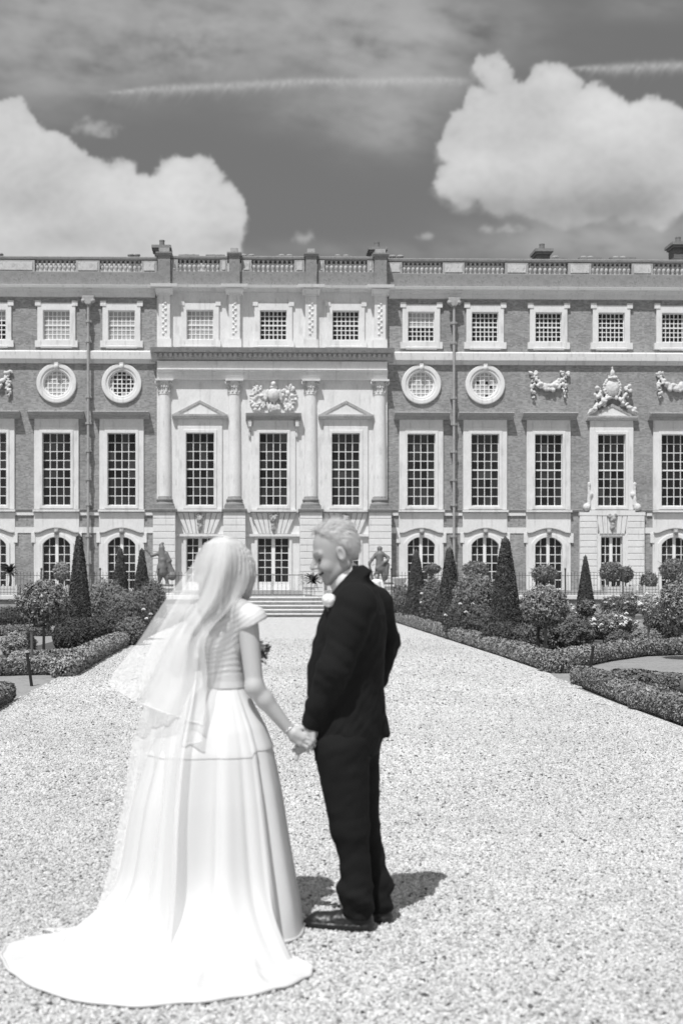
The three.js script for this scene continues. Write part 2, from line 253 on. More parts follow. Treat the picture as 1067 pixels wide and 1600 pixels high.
let ownLeft = 300;
for (const px of mains) {
  const c = wx(px), mid = isMid(px), grand = px === 954, holes = mid ? holesC : px < 300 ? holesL : holesR, edge = px < 0 || px > 1000, wz = mid ? 0.0 : 0;
  const zW = mid ? 0.25 : 0;                                           // the centre stands forward of the wings
  // main floor
  const w = group('window', palace), g0 = wy(791), g1 = wy(677.5), gh = P(22);
  holes.push(rectShape(c - gh - 0.02, c + gh + 0.02, g0 - 0.02, g1 + 0.02, THREE.Path));
  sash(w, c, gh + 0.05, g0 - 0.03, g1 + 0.05, 4, 8, zW - 0.16, { own: !edge && ownLeft > 0, meeting: true });
  if (!edge) ownLeft -= 32;
  const arch = [frameRing(c, P(34.5), gh, wy(797), wy(667), g0, g1, zW - 0.1, zW + 0.13, 0.03)];
  mesh('architrave', uvm(join(arch)), M.stone, w);
  mesh('inner_architrave', uvm(frameRing(c, P(26), gh - 0.01, wy(795), wy(673), g0 + 0.02, g1 - 0.01, zW + 0.05, zW + 0.19, 0.02)), M.stone, w);
  mesh('sill', uvm(bx(c - P(36), c + P(36), wy(800), wy(797), zW - 0.1, zW + 0.3)), M.stone, w);
  if (!mid && !grand) {
    mesh('frieze', uvm(bx(c - P(34), c + P(34), wy(667), wy(655), -0.1, 0.1)), M.stone, w);
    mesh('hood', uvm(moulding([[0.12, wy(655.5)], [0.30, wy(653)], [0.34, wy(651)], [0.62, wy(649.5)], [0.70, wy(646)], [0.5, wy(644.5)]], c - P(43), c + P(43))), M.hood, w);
  }
  if (mid && px !== 427 || grand) {                                    // pediment
    const hw = P(grand ? 40 : 43), yb = wy(655), yt = wy(grand ? 630 : 627), th = P(5.5), o = new THREE.Shape(), dx = hw - P(11); o.moveTo(c - hw, yb + th); o.lineTo(c - dx, yb + th); o.lineTo(c, yt - P(5.4)); o.lineTo(c + dx, yb + th); o.lineTo(c + hw, yb + th); o.lineTo(c, yt); o.closePath();
    const pd = group('pediment', palace);
    mesh('raking_cornice', uvm(slab(o, zW, zW + 0.26, 0.03)), M.hood, pd);
    const ty = new THREE.Shape(); ty.moveTo(c - dx - 0.2, yb + th + 0.04); ty.lineTo(c + dx + 0.2, yb + th + 0.04); ty.lineTo(c, yt - P(4)); ty.closePath();
    mesh('tympanum', uvm(slab(ty, zW, zW + 0.21)), M.stone, pd);
    mesh('cornice', uvm(moulding([[0.15, yb - P(1)], [0.3, yb], [0.36, yb + P(1)], [0.42, yb + P(3)], [0.44, yb + th]], c - hw, c + hw).translate(0, 0, zW)), M.pale, pd);
    mesh('frieze', uvm(bx(c - P(34), c + P(34), wy(667), wy(656.2), zW - 0.1, zW + 0.12)), M.stone, pd);
  }
  if (px === 427) {
    mesh('hood', uvm(moulding([[0.12, wy(658)], [0.3, wy(656)], [0.34, wy(654)], [0.6, wy(652)], [0.66, wy(648)]], c - P(43), c + P(43)).translate(0, 0, zW)), M.hood, w);
    for (const s of [-1, 1]) { const b = c + s * P(36.5); mesh('bracket', uvm(join([bx(b - P(2.6), b + P(2.6), wy(668), wy(658), zW, zW + 0.42), bx(b - P(2), b + P(2), wy(674), wy(668), zW, zW + 0.2), lathe([[0.01, 0], [0.09, 0.1], [0.1, 0.3], [0.07, 0.4], [0.1, 0.6], [0.02, 0.7]], 10).translate(b, wy(686), zW + 0.08)])), M.carve, w); }
    mesh('frieze', uvm(bx(c - P(32), c + P(32), wy(667), wy(658), zW - 0.1, zW + 0.12)), M.stone, w);
  }
  // attic
  const a = group('attic_window', palace), a0 = wy(532.5), a1 = wy(487), ah = P(20.6);
  holes.push(rectShape(c - ah - 0.02, c + ah + 0.02, a0 - 0.02, a1 + 0.02, THREE.Path));
  const blindDrop = { '-111': 0.9, '-11': 0.35, 89: 1, 190.5: 0.92, 313: 1, 657.5: 0.42 }[px] ?? 0;  // how far a pale blind is drawn down each attic window
  sash(a, c, ah + 0.05, a0 - 0.05, a1 + 0.05, 6, 6, zW - 0.15, { bar: 0.05, blind: blindDrop, meeting: true });
  const ear = mid ? 32 : 33, ring = frameRing(c, P(29.5), ah, wy(541), wy(475), a0, a1, zW - 0.1, zW + 0.14, 0.03);
  const ears = []; for (const s of [-1, 1]) for (const [e0, e1] of [[472, 480], [534, 544]]) ears.push(bx(c + s * P(24), c + s * P(ear), wy(e1), wy(e0), zW - 0.05, zW + 0.185));
  mesh('architrave', uvm(ring), M.stone, a); for (const e of ears) mesh('ear', uvm(e), M.stone, a);
  mesh('sill', uvm(moulding([[0.16, wy(545.5)], [0.22, wy(544)], [0.22, wy(542)], [0.15, wy(541)]], c - P(24), c + P(24)).translate(0, 0, zW)), M.stone, a);
  // round window, garland or cartouche of the mezzanine
  if ([89, 190.5, 657.5, 757].includes(px)) {
    const r = group('round_window', palace), cy = wy(600), ro = P(31), ri = P(20.5);
    const hole = new THREE.Path(); hole.absarc(c, cy, ri + 0.02, 0, 2 * PI); holes.push(hole);
    const s = new THREE.Shape(); s.absarc(c, cy, ro, 0, 2 * PI); const h = new THREE.Path(); h.absarc(c, cy, P(24), 0, 2 * PI); s.holes.push(h); mesh('outer_ring', uvm(slab(s, -0.1, 0.16, 0.05)), M.stone, r);
    const s2 = new THREE.Shape(); s2.absarc(c, cy, P(26), 0, 2 * PI); const h2 = new THREE.Path(); h2.absarc(c, cy, ri, 0, 2 * PI); s2.holes.push(h2); mesh('inner_ring', uvm(slab(s2, -0.12, 0.09, 0.03)), M.stone, r);
    const bars = [], step = 2 * ri / 6; for (let i = -2; i <= 2; i++) { const k = sqrt(ri * ri - (i * step) ** 2); bars.push(bx(c + i * step - 0.03, c + i * step + 0.03, cy - k, cy + k, -0.2, -0.13), bx(c - k, c + k, cy + i * step - 0.03, cy + i * step + 0.03, -0.198, -0.132)); }
    const rim = new THREE.Shape(); rim.absarc(c, cy, ri + 0.05, 0, 2 * PI); const rh = new THREE.Path(); rh.absarc(c, cy, ri - 0.07, 0, 2 * PI); rim.holes.push(rh); bars.push(slab(rim, -0.2, -0.11));
    mesh('glazing_bars', join(bars), M.paint, r);
    for (let i = -3; i < 3; i++) for (let j = -3; j < 3; j++) { const mx = (i + 0.5) * step, my = (j + 0.5) * step; if (hypot(mx, my) > ri) continue; const g = plainGeo(new THREE.PlaneGeometry(step, step).rotateX((pr() - 0.5) * 0.05).translate(c + mx, cy + my, -0.165)), lightPane = px === 190.5 ? pr() < 0.12 : pr() < 0.93, v = lightPane ? 0.36 + 0.12 * pr() : 0.03; g.setAttribute('color', new THREE.BufferAttribute(new Float32Array(g.attributes.position.count * 3).fill(v), 3)); stuffPanes.push(g); }
    mesh('keystone', uvm(join([bx(c - P(3.2), c + P(3.2), cy + ri + 0.01, cy + ro + P(1.5), 0, 0.24), new THREE.SphereGeometry(P(4), 10, 8).scale(1, 1.1, 0.8).translate(c, cy + P(25), 0.24)])), M.carve, r);
  } else if (px !== 954 && !mid) {
    const gl = [], Z = 0.1, put = (x, y, r) => { for (let i = 0; i < 5; i++) gl.push({ a: V(x + r * 0.8 * (pr() - 0.5) * 2, y + r * 0.8 * (pr() - 0.5) * 2, Z + 0.12 * pr()), r: r * (0.42 + 0.25 * pr()), k: 0.015 }); };
    for (const s of [-1, 1]) { const X = c + s * P(25); for (const [dx, y, r] of [[-3.5, 582, 3.6], [3.5, 582, 3.6], [0, 588, 3], [0, 594, 2.4], [0, 600, 4.6], [-1, 607, 3.4], [0.5, 613, 3.8], [0, 619, 2.2]]) put(X + P(dx), wy(y), P(r)); }
    for (let i = 0; i <= 13; i++) { const t = i / 13 * 2 - 1; put(c + t * P(21), wy(605 - 14 * t * t), P(3.2 + 2.6 * (1 - t * t))); }
    const gd = ornament('garland', gl, V(c - P(34), wy(626), -0.05), V(c + P(34), wy(572), 0.5), 0.05, palace, M.carve, 0.035, 9);
  }
  // ground floor
  const r = grand || mid;
  if (!r) {
    const lw = group('ground_window', palace), o0 = wy(926), os = wy(851), oc = wy(839), oh = P(21.5);
    holes.push(rectShape(c - P(34), c + P(34), BASE - 0.3, wy(834), THREE.Path));
    const s = rectShape(c - P(35), c + P(35), BASE - 0.2, wy(801)); s.holes.push(arcTop(c - oh, c + oh, BASE + 0.02, os, oc, THREE.Path)); mesh('surround', uvm(slab(s, -0.2, 0.07, 0.02)), M.stone, lw);
    const s2 = archFrame(c, P(27), wy(849), wy(833.5), oh - 0.01, os, oc, BASE); mesh('architrave', uvm(slab(s2, 0, 0.15, 0.02)), M.stone, lw);
    const pts = []; for (let i = 0; i <= 16; i++) { const t = i / 16 * 2 - 1; pts.push(V(c + t * P(34), wy(832.5 - 7.5 * cos(clamp(abs(t) * 1.25, 0, 1) * PI / 2) ** 1.0), 0.14)); }
    mesh('hood_mould', uvm(tube(pts, 0.075, 0.075, 6, 32)), M.hood, lw);
    mesh('keystone', uvm(join([bx(c - P(3.4), c + P(3.4), wy(836), wy(826), 0, 0.24), new THREE.SphereGeometry(P(3.2), 8, 6).translate(c, wy(831), 0.26)])), M.hood, lw);
    for (const q of [-1, 1]) mesh('impost', uvm(bx(c + q * P(33), c + q * P(39), wy(848), wy(833), 0, 0.12)), M.stone, lw);
    sash(lw, c, oh + 0.06, BASE, wy(838), 4, 6, -0.14, { mullion: 0.16, tone: null });
  }
}
// walls
const wingTop = wy(465);
const sL = rectShape(XL, CL, 0, wingTop); sL.holes.push(...holesL); mesh('brick_wall', slab(sL, -0.5, 0), M.brick, palace);
const sR = rectShape(CR, XR, 0, wingTop);
const gx = wx(954); holesR.push(rectShape(gx - P(17), gx + P(17), BASE, wy(838), THREE.Path));
sR.holes.push(...holesR); mesh('brick_wall', slab(sR, -0.5, 0), M.brick, palace);
const sC = rectShape(CL, CR, wy(801), wy(450)); sC.holes.push(...holesC); mesh('stone_wall', slab(sC, -0.5, 0.25), M.stone, palace);
// courses of the wings
for (const [x0, x1] of [[XL, wx(243)], [wx(607), XR]]) {
  mesh('attic_cornice', uvm(moulding([[0.05, wy(466)], [0.10, wy(465)], [0.12, wy(459)], [0.25, wy(457)], [0.32, wy(455)], [0.62, wy(454)], [0.68, wy(450)], [0.45, wy(448.5)]], x0, x1)), M.stone, palace);
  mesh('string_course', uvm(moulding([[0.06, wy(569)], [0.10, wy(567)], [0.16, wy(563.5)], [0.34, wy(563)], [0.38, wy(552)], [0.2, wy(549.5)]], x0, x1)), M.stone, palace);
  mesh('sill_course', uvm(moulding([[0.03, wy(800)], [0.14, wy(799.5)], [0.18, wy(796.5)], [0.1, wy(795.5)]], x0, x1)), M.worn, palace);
}
const band = (x0, x1) => { mesh('stone_block', uvm(bx(wx(x0), wx(x1), wy(805.5), wy(800), -0.02, 0.10)), M.stone, palace); mesh('stone_band', uvm(bx(wx(x0) - 0.1, wx(x1) + 0.1, wy(833), wy(824), -0.02, 0.05)), M.stone, palace); };
for (const [a, b] of [[-76, -46], [24.5, 53.5], [125, 155.5], [226, 241], [612, 622], [693, 721.5], [792.5, 820.5], [1009, 1017.5], [1089, 1116.5]]) band(a, b);
// centre: entablature, columns, attic strips, piers
mesh('centre_cornice', uvm(moulding([[0.3, wy(567)], [0.62, wy(565)], [0.66, wy(561)], [0.74, wy(556)], [1.15, wy(554.5)], [1.2, wy(551)], [1.28, wy(548.5)], [0.4, wy(547)]], wx(237), wx(613))), M.cornice, palace);
{ const ms = []; for (let i = 0; i < 48; i++) { const X = lerp(wx(241), wx(609), (i + 0.5) / 48); ms.push(bx(X - 0.1, X + 0.1, wy(561), wy(556.2), 0.55, 0.98)); } mesh('modillion_row', uvm(join(ms)), M.cornice, palace); }
mesh('frieze', uvm(bx(wx(247), wx(603), wy(581), wy(567), -0.1, 0.66)), M.stone, palace);
mesh('architrave', uvm(moulding([[0.55, wy(595)], [0.58, wy(589)], [0.64, wy(588.8)], [0.67, wy(584)], [0.8, wy(582.5)], [0.84, wy(580.8)], [0.6, wy(580)]], wx(246.5), wx(603.5))), M.stone, palace);
const COLS = [258, 366.5, 485, 592];
for (const px of COLS) {
  const c = wx(px), col = group('column', palace), z = 0.25, R = P(10.3);
  const shaft = []; for (let i = 0; i <= 16; i++) { const t = i / 16; shaft.push([R * (1 - 0.14 * t * t), lerp(wy(777), wy(617), t)]); }
  mesh('shaft', uvm(lathe(shaft, 28).translate(c, 0, z)), M.stone, col);
  const b = wy(796); mesh('column_base', uvm(join([bx(c - P(15.5), c + P(15.5), b, b + P(5), z - 0.5, z + P(15.5)), lathe([[P(14.5), b + P(5)], [P(15), b + P(7)], [P(14), b + P(9)], [P(11.6), b + P(10)], [P(11.6), b + P(12)], [P(13), b + P(13.5)], [P(12.6), b + P(15.5)], [P(10.8), b + P(16.5)], [P(10.3), b + P(19.5)]], 28).translate(c, 0, z)])), M.worn, col);
  const cap0 = wy(617), cp = [lathe([[P(9.6), cap0 - 0.05], [P(9.9), cap0 + P(1)], [P(8.8), cap0 + P(2)], [P(9), cap0 + P(12)], [P(11.5), cap0 + P(18)], [P(12.5), cap0 + P(19)]], 20).translate(c, 0, z), bx(c - P(13.8), c + P(13.8), cap0 + P(19.2), cap0 + P(22), z - 0.4, z + P(13.8))];
  for (let k = 0; k < 2; k++) for (let i = 0; i < 10; i++) { const t = (i + k * 0.5) / 10 * 2 * PI, y0 = cap0 + P(2 + 7 * k), pts = [[0.385, 0], [0.40, 0.2], [0.43, 0.32], [0.50, 0.36], [0.53, 0.31]].map(([r, y]) => V(c + r * cos(t), y0 + y, z + r * sin(t))); cp.push(tube(pts, 0.075, 0.035, 5, 6)); }
  for (const s of [-1, 1]) for (const zz of [0.36, -0.1]) cp.push(new THREE.TorusGeometry(P(2.4), P(1.1), 6, 12).translate(c + s * P(11.5), cap0 + P(17), z + zz));
  mesh('capital', uvm(join(cp)), M.carve, col);
  // attic strip with carved drop and flared head
  const st = group('attic_pilaster', palace), hw = P(8.6);
  mesh('strip', uvm(bx(c - hw, c + hw, wy(548), wy(461), 0.2, 0.62)), M.stone, st);
  mesh('strip_foot', uvm(bx(c - P(11), c + P(11), wy(548), wy(533), 0.2, 0.72)), M.stone, st);
  mesh('strip_head', uvm(join([moulding([[0.62, wy(464)], [0.75, wy(461)], [0.95, wy(458)], [1.02, wy(456)]], c - hw - 0.2, c + hw + 0.2), moulding([[0.9, wy(456)], [1.12, wy(454.5)], [1.16, wy(450)], [0.7, wy(449)]], c - P(20.5), c + P(20.5))])), M.stone, st);
  const flare = new THREE.Shape(); flare.moveTo(c - hw, wy(466)); flare.lineTo(c + hw, wy(466)); flare.quadraticCurveTo(c + P(10), wy(458), c + P(17), wy(456)); flare.lineTo(c - P(17), wy(456)); flare.quadraticCurveTo(c - P(10), wy(458), c - hw, wy(466)); mesh('flare', uvm(slab(flare, 0.2, 0.7)), M.stone, st);
  const dr = []; for (let i = 0; i < 13; i++) { const s = i & 1 ? 1 : -1; dr.push({ a: V(c + s * P(1.8), wy(473 + i * 4.3), 0.60), r: P(2.3), k: 0.06 }); } ornament('carved_drop', dr, V(c - P(7), wy(532), 0.55), V(c + P(7), wy(467), 0.85), 0.05, st, M.stone, 0.06, 9);
  // rusticated pier below
  const pier = group('pier', palace); const n = 12, t0 = BASE - 0.1, t1 = wy(801);
  for (let i = 0; i < n; i++) mesh('stone_block', uvm(slab(rectShape(c - P(17.2), c + P(17.2), lerp(t0, t1, i / n) + 0.012, lerp(t0, t1, (i + 1) / n) - 0.012), 0.1, 0.85, 0.03)), M.stone, pier);
  mesh('pier_core', uvm(bx(c - P(16.4), c + P(16.4), t0, t1, -0.4, 0.79)), M.stone, pier);
  mesh('pier_cap', uvm(moulding([[0.86, wy(801.5)], [0.98, wy(800.5)], [1.02, wy(797)], [0.9, wy(796)]], c - P(19.5), c + P(19.5))), M.worn, pier);
}
// centre ground floor: recessed bays with flat arches, masks and glazed doors
for (const [px, hw, own] of [[313, 22], [427, 25], [539.5, 22]]) {
  const c = wx(px), bay = group('door_bay', palace), z = 0.1;
  const i0 = COLS.filter((q) => q < px).pop(), i1 = COLS.find((q) => q > px), x0 = wx(i0) + P(16.4), x1 = wx(i1) - P(16.4), H = P(hw);
  const s = rectShape(x0, x1, BASE - 0.1, wy(801)); s.holes.push(rectShape(c - H, c + H, BASE + 0.03, wy(839), THREE.Path)); mesh('bay_wall', uvm(slab(s, -0.4, z)), M.stone, bay);
  mesh('lintel', uvm(bx(x0, x1, wy(838.4), wy(834.5), z, z + 0.22)), M.stone, bay);
  mesh('door_frame', uvm(frameRing(c, H + P(4), H - 0.01, BASE, wy(838.5), BASE + 0.04, wy(841), z, z + 0.10, 0.015)), M.stone, bay);
  const ym0 = wy(834.3), ym1 = wy(801.5);
  for (let k = 0; k < 8; k++) { const f = (u, w) => c + w * (u - 4) / 4, o = new THREE.Shape(), wB = P(22), wT = P(36), g = 0.015; o.moveTo(f(k, wB) + g, ym0); o.lineTo(f(k + 1, wB) - g, ym0); o.lineTo(f(k + 1, wT) - g, ym1); o.lineTo(f(k, wT) + g, ym1); o.closePath(); mesh('voussoir', uvm(slab(o, z, z + 0.2, 0.03)), M.stone, bay); }
  ornament('keystone_mask', [{ a: V(c, wy(812), z + 0.25), r: P(5.4), ry: P(7), rz: 0.2 }, { a: V(c, wy(823), z + 0.22), r: P(4), ry: P(8), rz: 0.16 }, { a: V(c - P(4), wy(806), z + 0.25), r: P(3.2) }, { a: V(c + P(4), wy(806), z + 0.25), r: P(3.2) }], V(c - P(9), wy(834), z), V(c + P(9), wy(799), z + 0.7), 0.06, bay, M.hood, 0.13, 6);
  const door = group('door', palace), yp = wy(912);
  sash(door, c, H + 0.02, yp, wy(839.5), 4, 6, -0.1, { mullion: 0.2 });
  mesh('door_panel', join([bx(c - H, c - 0.02, BASE, yp, -0.15, -0.06), bx(c + 0.02, c + H, BASE, yp, -0.15, -0.06), ...[-1, 1].flatMap((q) => [bx(c + q * H * 0.12, c + q * H * 0.46, BASE + 0.15, yp - 0.1, -0.06, -0.035), bx(c + q * H * 0.56, c + q * H * 0.92, BASE + 0.15, yp - 0.1, -0.06, -0.035)])]), M.paint, door);
}
// rusticated ground floor below the pedimented right hand window
{
  const bay = group('rusticated_bay', palace), c = gx, n = 12, t0 = BASE - 0.1, t1 = wy(805);
  for (const s of [-1, 1]) { for (let i = 0; i < n; i++) { const a = c + s * P(24), b = c + s * P(51); mesh('stone_block', uvm(slab(rectShape(min(a, b), max(a, b), lerp(t0, t1, i / n) + 0.012, lerp(t0, t1, (i + 1) / n) - 0.012), 0, 0.28, 0.03)), M.stone, bay); } mesh('pier_core', uvm(bx(c + s * P(22), c + s * P(50.4), t0, t1, -0.05, 0.2)), M.stone, bay); }
  mesh('panel', uvm(bx(c - P(52), c + P(52), t1, wy(800), -0.05, 0.3)), M.stone, bay);
  mesh('door_frame', uvm(frameRing(c, P(22), P(17), BASE, wy(834), BASE + 0.05, wy(838), -0.1, 0.2, 0.02)), M.stone, bay);
  const ym0 = wy(834), ym1 = t1; for (let k = 0; k < 6; k++) { const f = (u, w) => c + w * (u - 3) / 3, o = new THREE.Shape(); o.moveTo(f(k, P(20)) + 0.015, ym0); o.lineTo(f(k + 1, P(20)) - 0.015, ym0); o.lineTo(f(k + 1, P(24)) - 0.015, ym1); o.lineTo(f(k, P(24)) + 0.015, ym1); o.closePath(); mesh('voussoir', uvm(slab(o, 0, 0.27, 0.03)), M.stone, bay); }
  ornament('keystone_mask', [{ a: V(c, wy(810), 0.3), r: P(5.5), ry: P(6), rz: 0.2 }, { a: V(c, wy(822), 0.28), r: P(4), ry: P(8), rz: 0.16 }, { a: V(c - P(4.5), wy(805), 0.3), r: P(3.2) }, { a: V(c + P(4.5), wy(805), 0.3), r: P(3.2) }], V(c - P(10), wy(834), 0.1), V(c + P(10), wy(798), 0.7), 0.06, bay, M.hood, 0.13, 6);
  const dw = group('ground_window', palace); sash(dw, c, P(17.5), BASE, wy(837.5), 4, 6, -0.1, { mullion: 0.16 });
  // scrolls beside the window and arms above it
  for (const s of [-1, 1]) ornament('scroll', [{ a: V(c + s * P(40), wy(792), 0.15), r: P(6) }, { a: V(c + s * P(36), wy(788), 0.15), b: V(c + s * P(36), wy(760), 0.15), r: P(3.4), s: P(2) }, { a: V(c + s * P(36), wy(757), 0.15), r: P(2.6), ry: P(5) }, { a: V(c + s * P(33), wy(772), 0.12), r: P(4) }], V(c + s * P(39) - P(12), wy(800), 0), V(c + s * P(39) + P(12), wy(748), 0.6), 0.06, palace, M.carve, 0.05, 6);
  const A = [{ a: V(c, wy(605), 0.3), r: P(10.5), ry: P(13), rz: 0.22, k: 0.015 }, { a: V(c, wy(590), 0.3), r: P(7.5), ry: P(2), k: 0.015 }, { a: V(c, wy(582), 0.28), r: P(3.6), ry: P(5), k: 0.02 }, { a: V(c, wy(574.5), 0.28), r: P(1.3), ry: P(4), k: 0.02 }];
  for (let i = -2; i <= 2; i++) A.push({ a: V(c + i * P(3), wy(586.5 + abs(i)), 0.32), r: P(1.3), ry: P(3), k: 0.01 });
  for (let i = 0; i < 22; i++) { const q = i / 22 * 2 * PI; A.push({ a: V(c + P(13) * cos(q), wy(605) + P(15.5) * sin(q), 0.24), r: P(2 + 0.7 * pr()), k: 0.02 }); }
  for (const s of [-1, 1]) { for (let i = 0; i < 9; i++) A.push({ a: V(c + s * P(18 + 10 * pr()), wy(600 + 20 * pr()), 0.2 + 0.15 * pr()), r: P(1.8 + 1.6 * pr()), k: 0.015 }); for (let i = 0; i < 34; i++) { const q = pr(); A.push({ a: V(c + s * P(5 + 35 * q), wy(619 + 27 * q + 7 * (pr() - 0.5)), 0.3 + 0.15 * pr()), r: P(1.5 + 1.5 * pr()), k: 0.015 }); } A.push({ a: V(c + s * P(21), wy(615), 0.34), b: V(c + s * P(15), wy(624), 0.34), r: P(2.6), s: P(2) }); }
  ornament('coat_of_arms', A, V(c - P(46), wy(655), 0), V(c + P(46), wy(568), 0.8), 0.05, palace, M.carve, 0.05, 8);
}
// trophy of arms over the middle window
{
  const c = wx(427), T = [{ a: V(c, wy(619), 0.5), r: P(9), ry: P(11), rz: 0.3, k: 0.02 }, { a: V(c, wy(602.5), 0.5), r: P(4), ry: P(5), rz: 0.26, k: 0.02 }, { a: V(c, wy(607), 0.45), r: P(6), ry: P(2.4), k: 0.02 }, { a: V(c - P(9), wy(613), 0.5), b: V(c - P(12), wy(626), 0.5), r: P(3), s: P(2.2), k: 0.02 }, { a: V(c + P(9), wy(613), 0.5), b: V(c + P(12), wy(626), 0.5), r: P(3), s: P(2.2), k: 0.02 }];
  for (let i = 0; i < 12; i++) T.push({ a: V(c + (i - 5.5) * P(1.7), wy(634 + 5 * abs(sin(i * 2.1))), 0.5), r: P(1.7), ry: P(5), k: 0.015 });
  for (const s of [-1, 1]) { for (let i = 0; i < 11; i++) { const q = lerp(-0.7, 0.7, i / 10), L = P(33 + 4 * pr()); T.push({ a: V(c + s * P(8), wy(623), 0.33), b: V(c + s * cos(q) * L, wy(623) + sin(q) * P(32), 0.32), r: P(1.5), s: P(1.8), k: 0.012 }); } for (let i = 0; i < 46; i++) { const q = (pr() - 0.5) * 2.2, L = 12 + 24 * sqrt(pr()); T.push({ a: V(c + s * P(L * cos(q * 0.75)), wy(623) + P(L * 0.85 * sin(q * 0.75)), 0.30 + 0.16 * pr()), r: P(1.6 + 1.6 * pr()), ry: P(1.6 + 2.4 * pr()), k: 0.012 }); } }
  ornament('trophy_relief', T, V(c - P(40), wy(649), 0.2), V(c + P(40), wy(595), 1.0), 0.045, palace, M.carve, 0.04, 9);
}
// parapet and balustrade
const bal = lathe([[0.055, 0], [0.09, 0.02], [0.09, 0.07], [0.06, 0.1], [0.085, 0.2], [0.14, 0.33], [0.13, 0.42], [0.07, 0.6], [0.06, 0.68], [0.09, 0.72], [0.09, 0.78]], 8);
const yP0 = wy(449), yP1 = wy(428.5), yB1 = wy(410);
const parapet = (x0, x1, z) => mesh('parapet', uvm(bx(x0, x1, yP0, yP1, z - 0.6, z + 0.12)), M.worn, palace);
function balustrade(x0, x1, z) {
  const g = group('balustrade', palace), n = Math.round((x1 - x0) / 0.31), list = [], sy = (yB1 - yP1) / 0.78;
  for (let i = 0; i < n; i++) list.push(bal.clone().scale(1, sy, 1).translate(lerp(x0, x1, (i + 0.5) / n), yP1, z - 0.15));
  mesh('baluster_row', uvm(join(list)), M.pale, g);
}
const pedestal = (x0, x1, z) => { const g = group('parapet_pedestal', palace); mesh('block', uvm(bx(x0, x1, yP1, yB1, z - 0.4, z + 0.1)), M.hood, g); mesh('panel', uvm(bx(x0 + 0.15, x1 - 0.15, yP1 + 0.12, yB1 - 0.12, z + 0.1, z + 0.14)), M.pale, g); };
for (const [lo, hi] of [[XL, wx(246)], [wx(604), XR]]) {
  parapet(lo, hi, 0.2);
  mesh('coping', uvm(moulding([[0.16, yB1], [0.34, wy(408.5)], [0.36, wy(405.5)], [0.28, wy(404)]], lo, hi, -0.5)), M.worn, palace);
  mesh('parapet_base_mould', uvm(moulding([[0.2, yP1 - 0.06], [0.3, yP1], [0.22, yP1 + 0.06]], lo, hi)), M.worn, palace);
}
const runsX = [[-282, -218], [-182, -118], [-82, -18], [56, 120], [157, 222], [627, 690], [724, 787], [823, 885], [921, 984], [1017, 1082], [1117, 1182], [1217, 1282]];
for (const [a, b] of runsX) balustrade(wx(a), wx(b), 0.2);
{ const ends = [...runsX.flat()].sort((p, q) => p - q); const solids = [[-330, -282]]; for (let i = 1; i < ends.length - 1; i += 2) solids.push([ends[i], ends[i + 1]]); solids.push([1282, 1400]); for (const [a, b] of solids) if (!(a < 400 && b > 400)) pedestal(wx(a), wx(b), 0.2); pedestal(wx(222), wx(246), 0.2); pedestal(wx(604), wx(627), 0.2); }
parapet(CL, CR, 0.55);
mesh('coping', uvm(moulding([[0.5, yB1], [0.68, wy(408.5)], [0.7, wy(405.5)], [0.6, wy(404)]], CL, CR, -0.3)), M.worn, palace);
mesh('parapet_cornice', uvm(moulding([[0.3, wy(458)], [0.5, wy(455)], [0.85, wy(454)], [0.9, wy(450)], [0.6, wy(448.5)]], CL, CR)), M.stone, palace);
for (const [a, b] of [[279, 344], [393, 459], [506, 572]]) balustrade(wx(a), wx(b), 0.55);
for (const [a, b] of [[268, 279], [344, 356], [377, 393], [459, 475], [496, 506], [572, 582]]) pedestal(wx(a), wx(b), 0.55);
for (const px of COLS) {
  const c = wx(px), g = group('parapet_pier', palace), big = px === 258 || px === 592, hw = P(big ? 9.5 : 8.5);
  mesh('shaft', uvm(bx(c - hw, c + hw, yP0, wy(404), -0.3, 0.95)), M.worn, g);
  mesh('cap_block', uvm(moulding([[0.98, wy(406)], [1.12, wy(403)], [1.12, wy(401)], [0.95, wy(400)]], c - hw - 0.12, c + hw + 0.12, -0.3)), M.worn, g);
  mesh('top_block', uvm(bx(c - P(big ? 8 : 6), c + P(big ? 8 : 6), wy(400), wy(393), -0.2, 0.8)), M.hood, g);
}
// chimneys and pots behind the parapet
for (const [px, w, top, z] of [[253, 26, 387, -3], [589, 26, 388, -3], [847, 25, 389, -5], [1060, 26, 377, -5]]) {
  const g = group('chimney_stack', palace), k = (D - z) / F, c = atZ(px, CY, D - z).x, Y = (y) => EYE + (CY - y) * k, h = w * k / 2;
  mesh('stack', uvm(bx(c - h * 0.8, c + h * 0.8, Y(440), Y(top + 8), z - 0.8, z + 0.3)), px === 253 || px === 589 ? M.worn : M.stackBrick, g);
  mesh('stack_cornice', uvm(join([bx(c - h * 0.95, c + h * 0.95, Y(top + 8), Y(top + 4.5), z - 0.95, z + 0.45), bx(c - h * 1.15, c + h * 1.15, Y(top + 4.5), Y(top), z - 1.1, z + 0.6)])), M.worn, g);
  mesh('pot', lathe([[0.16, 0], [0.2, 0.1], [0.17, 0.4], [0.19, 0.42], [0.19, 0.5]], 10).translate(c, Y(top), z - 0.2), M.pot, g);
}
for (const px of [0.5, 205, 214, 291, 301, 332, 343, 381, 393, 440, 452, 527, 540, 613, 625, 867, 911, 921, 961, 972]) { const z = -3, k = (D - z) / F, c = atZ(px, CY, D - z).x, Y = (y) => EYE + (CY - y) * k; mesh('chimney_pot', uvm(lathe([[0.17, Y(430)], [0.17, Y(402)], [0.24, Y(401)], [0.24, Y(399)], [0.18, Y(398)]], 10).translate(c, 0, z)), M.hood, palace); }
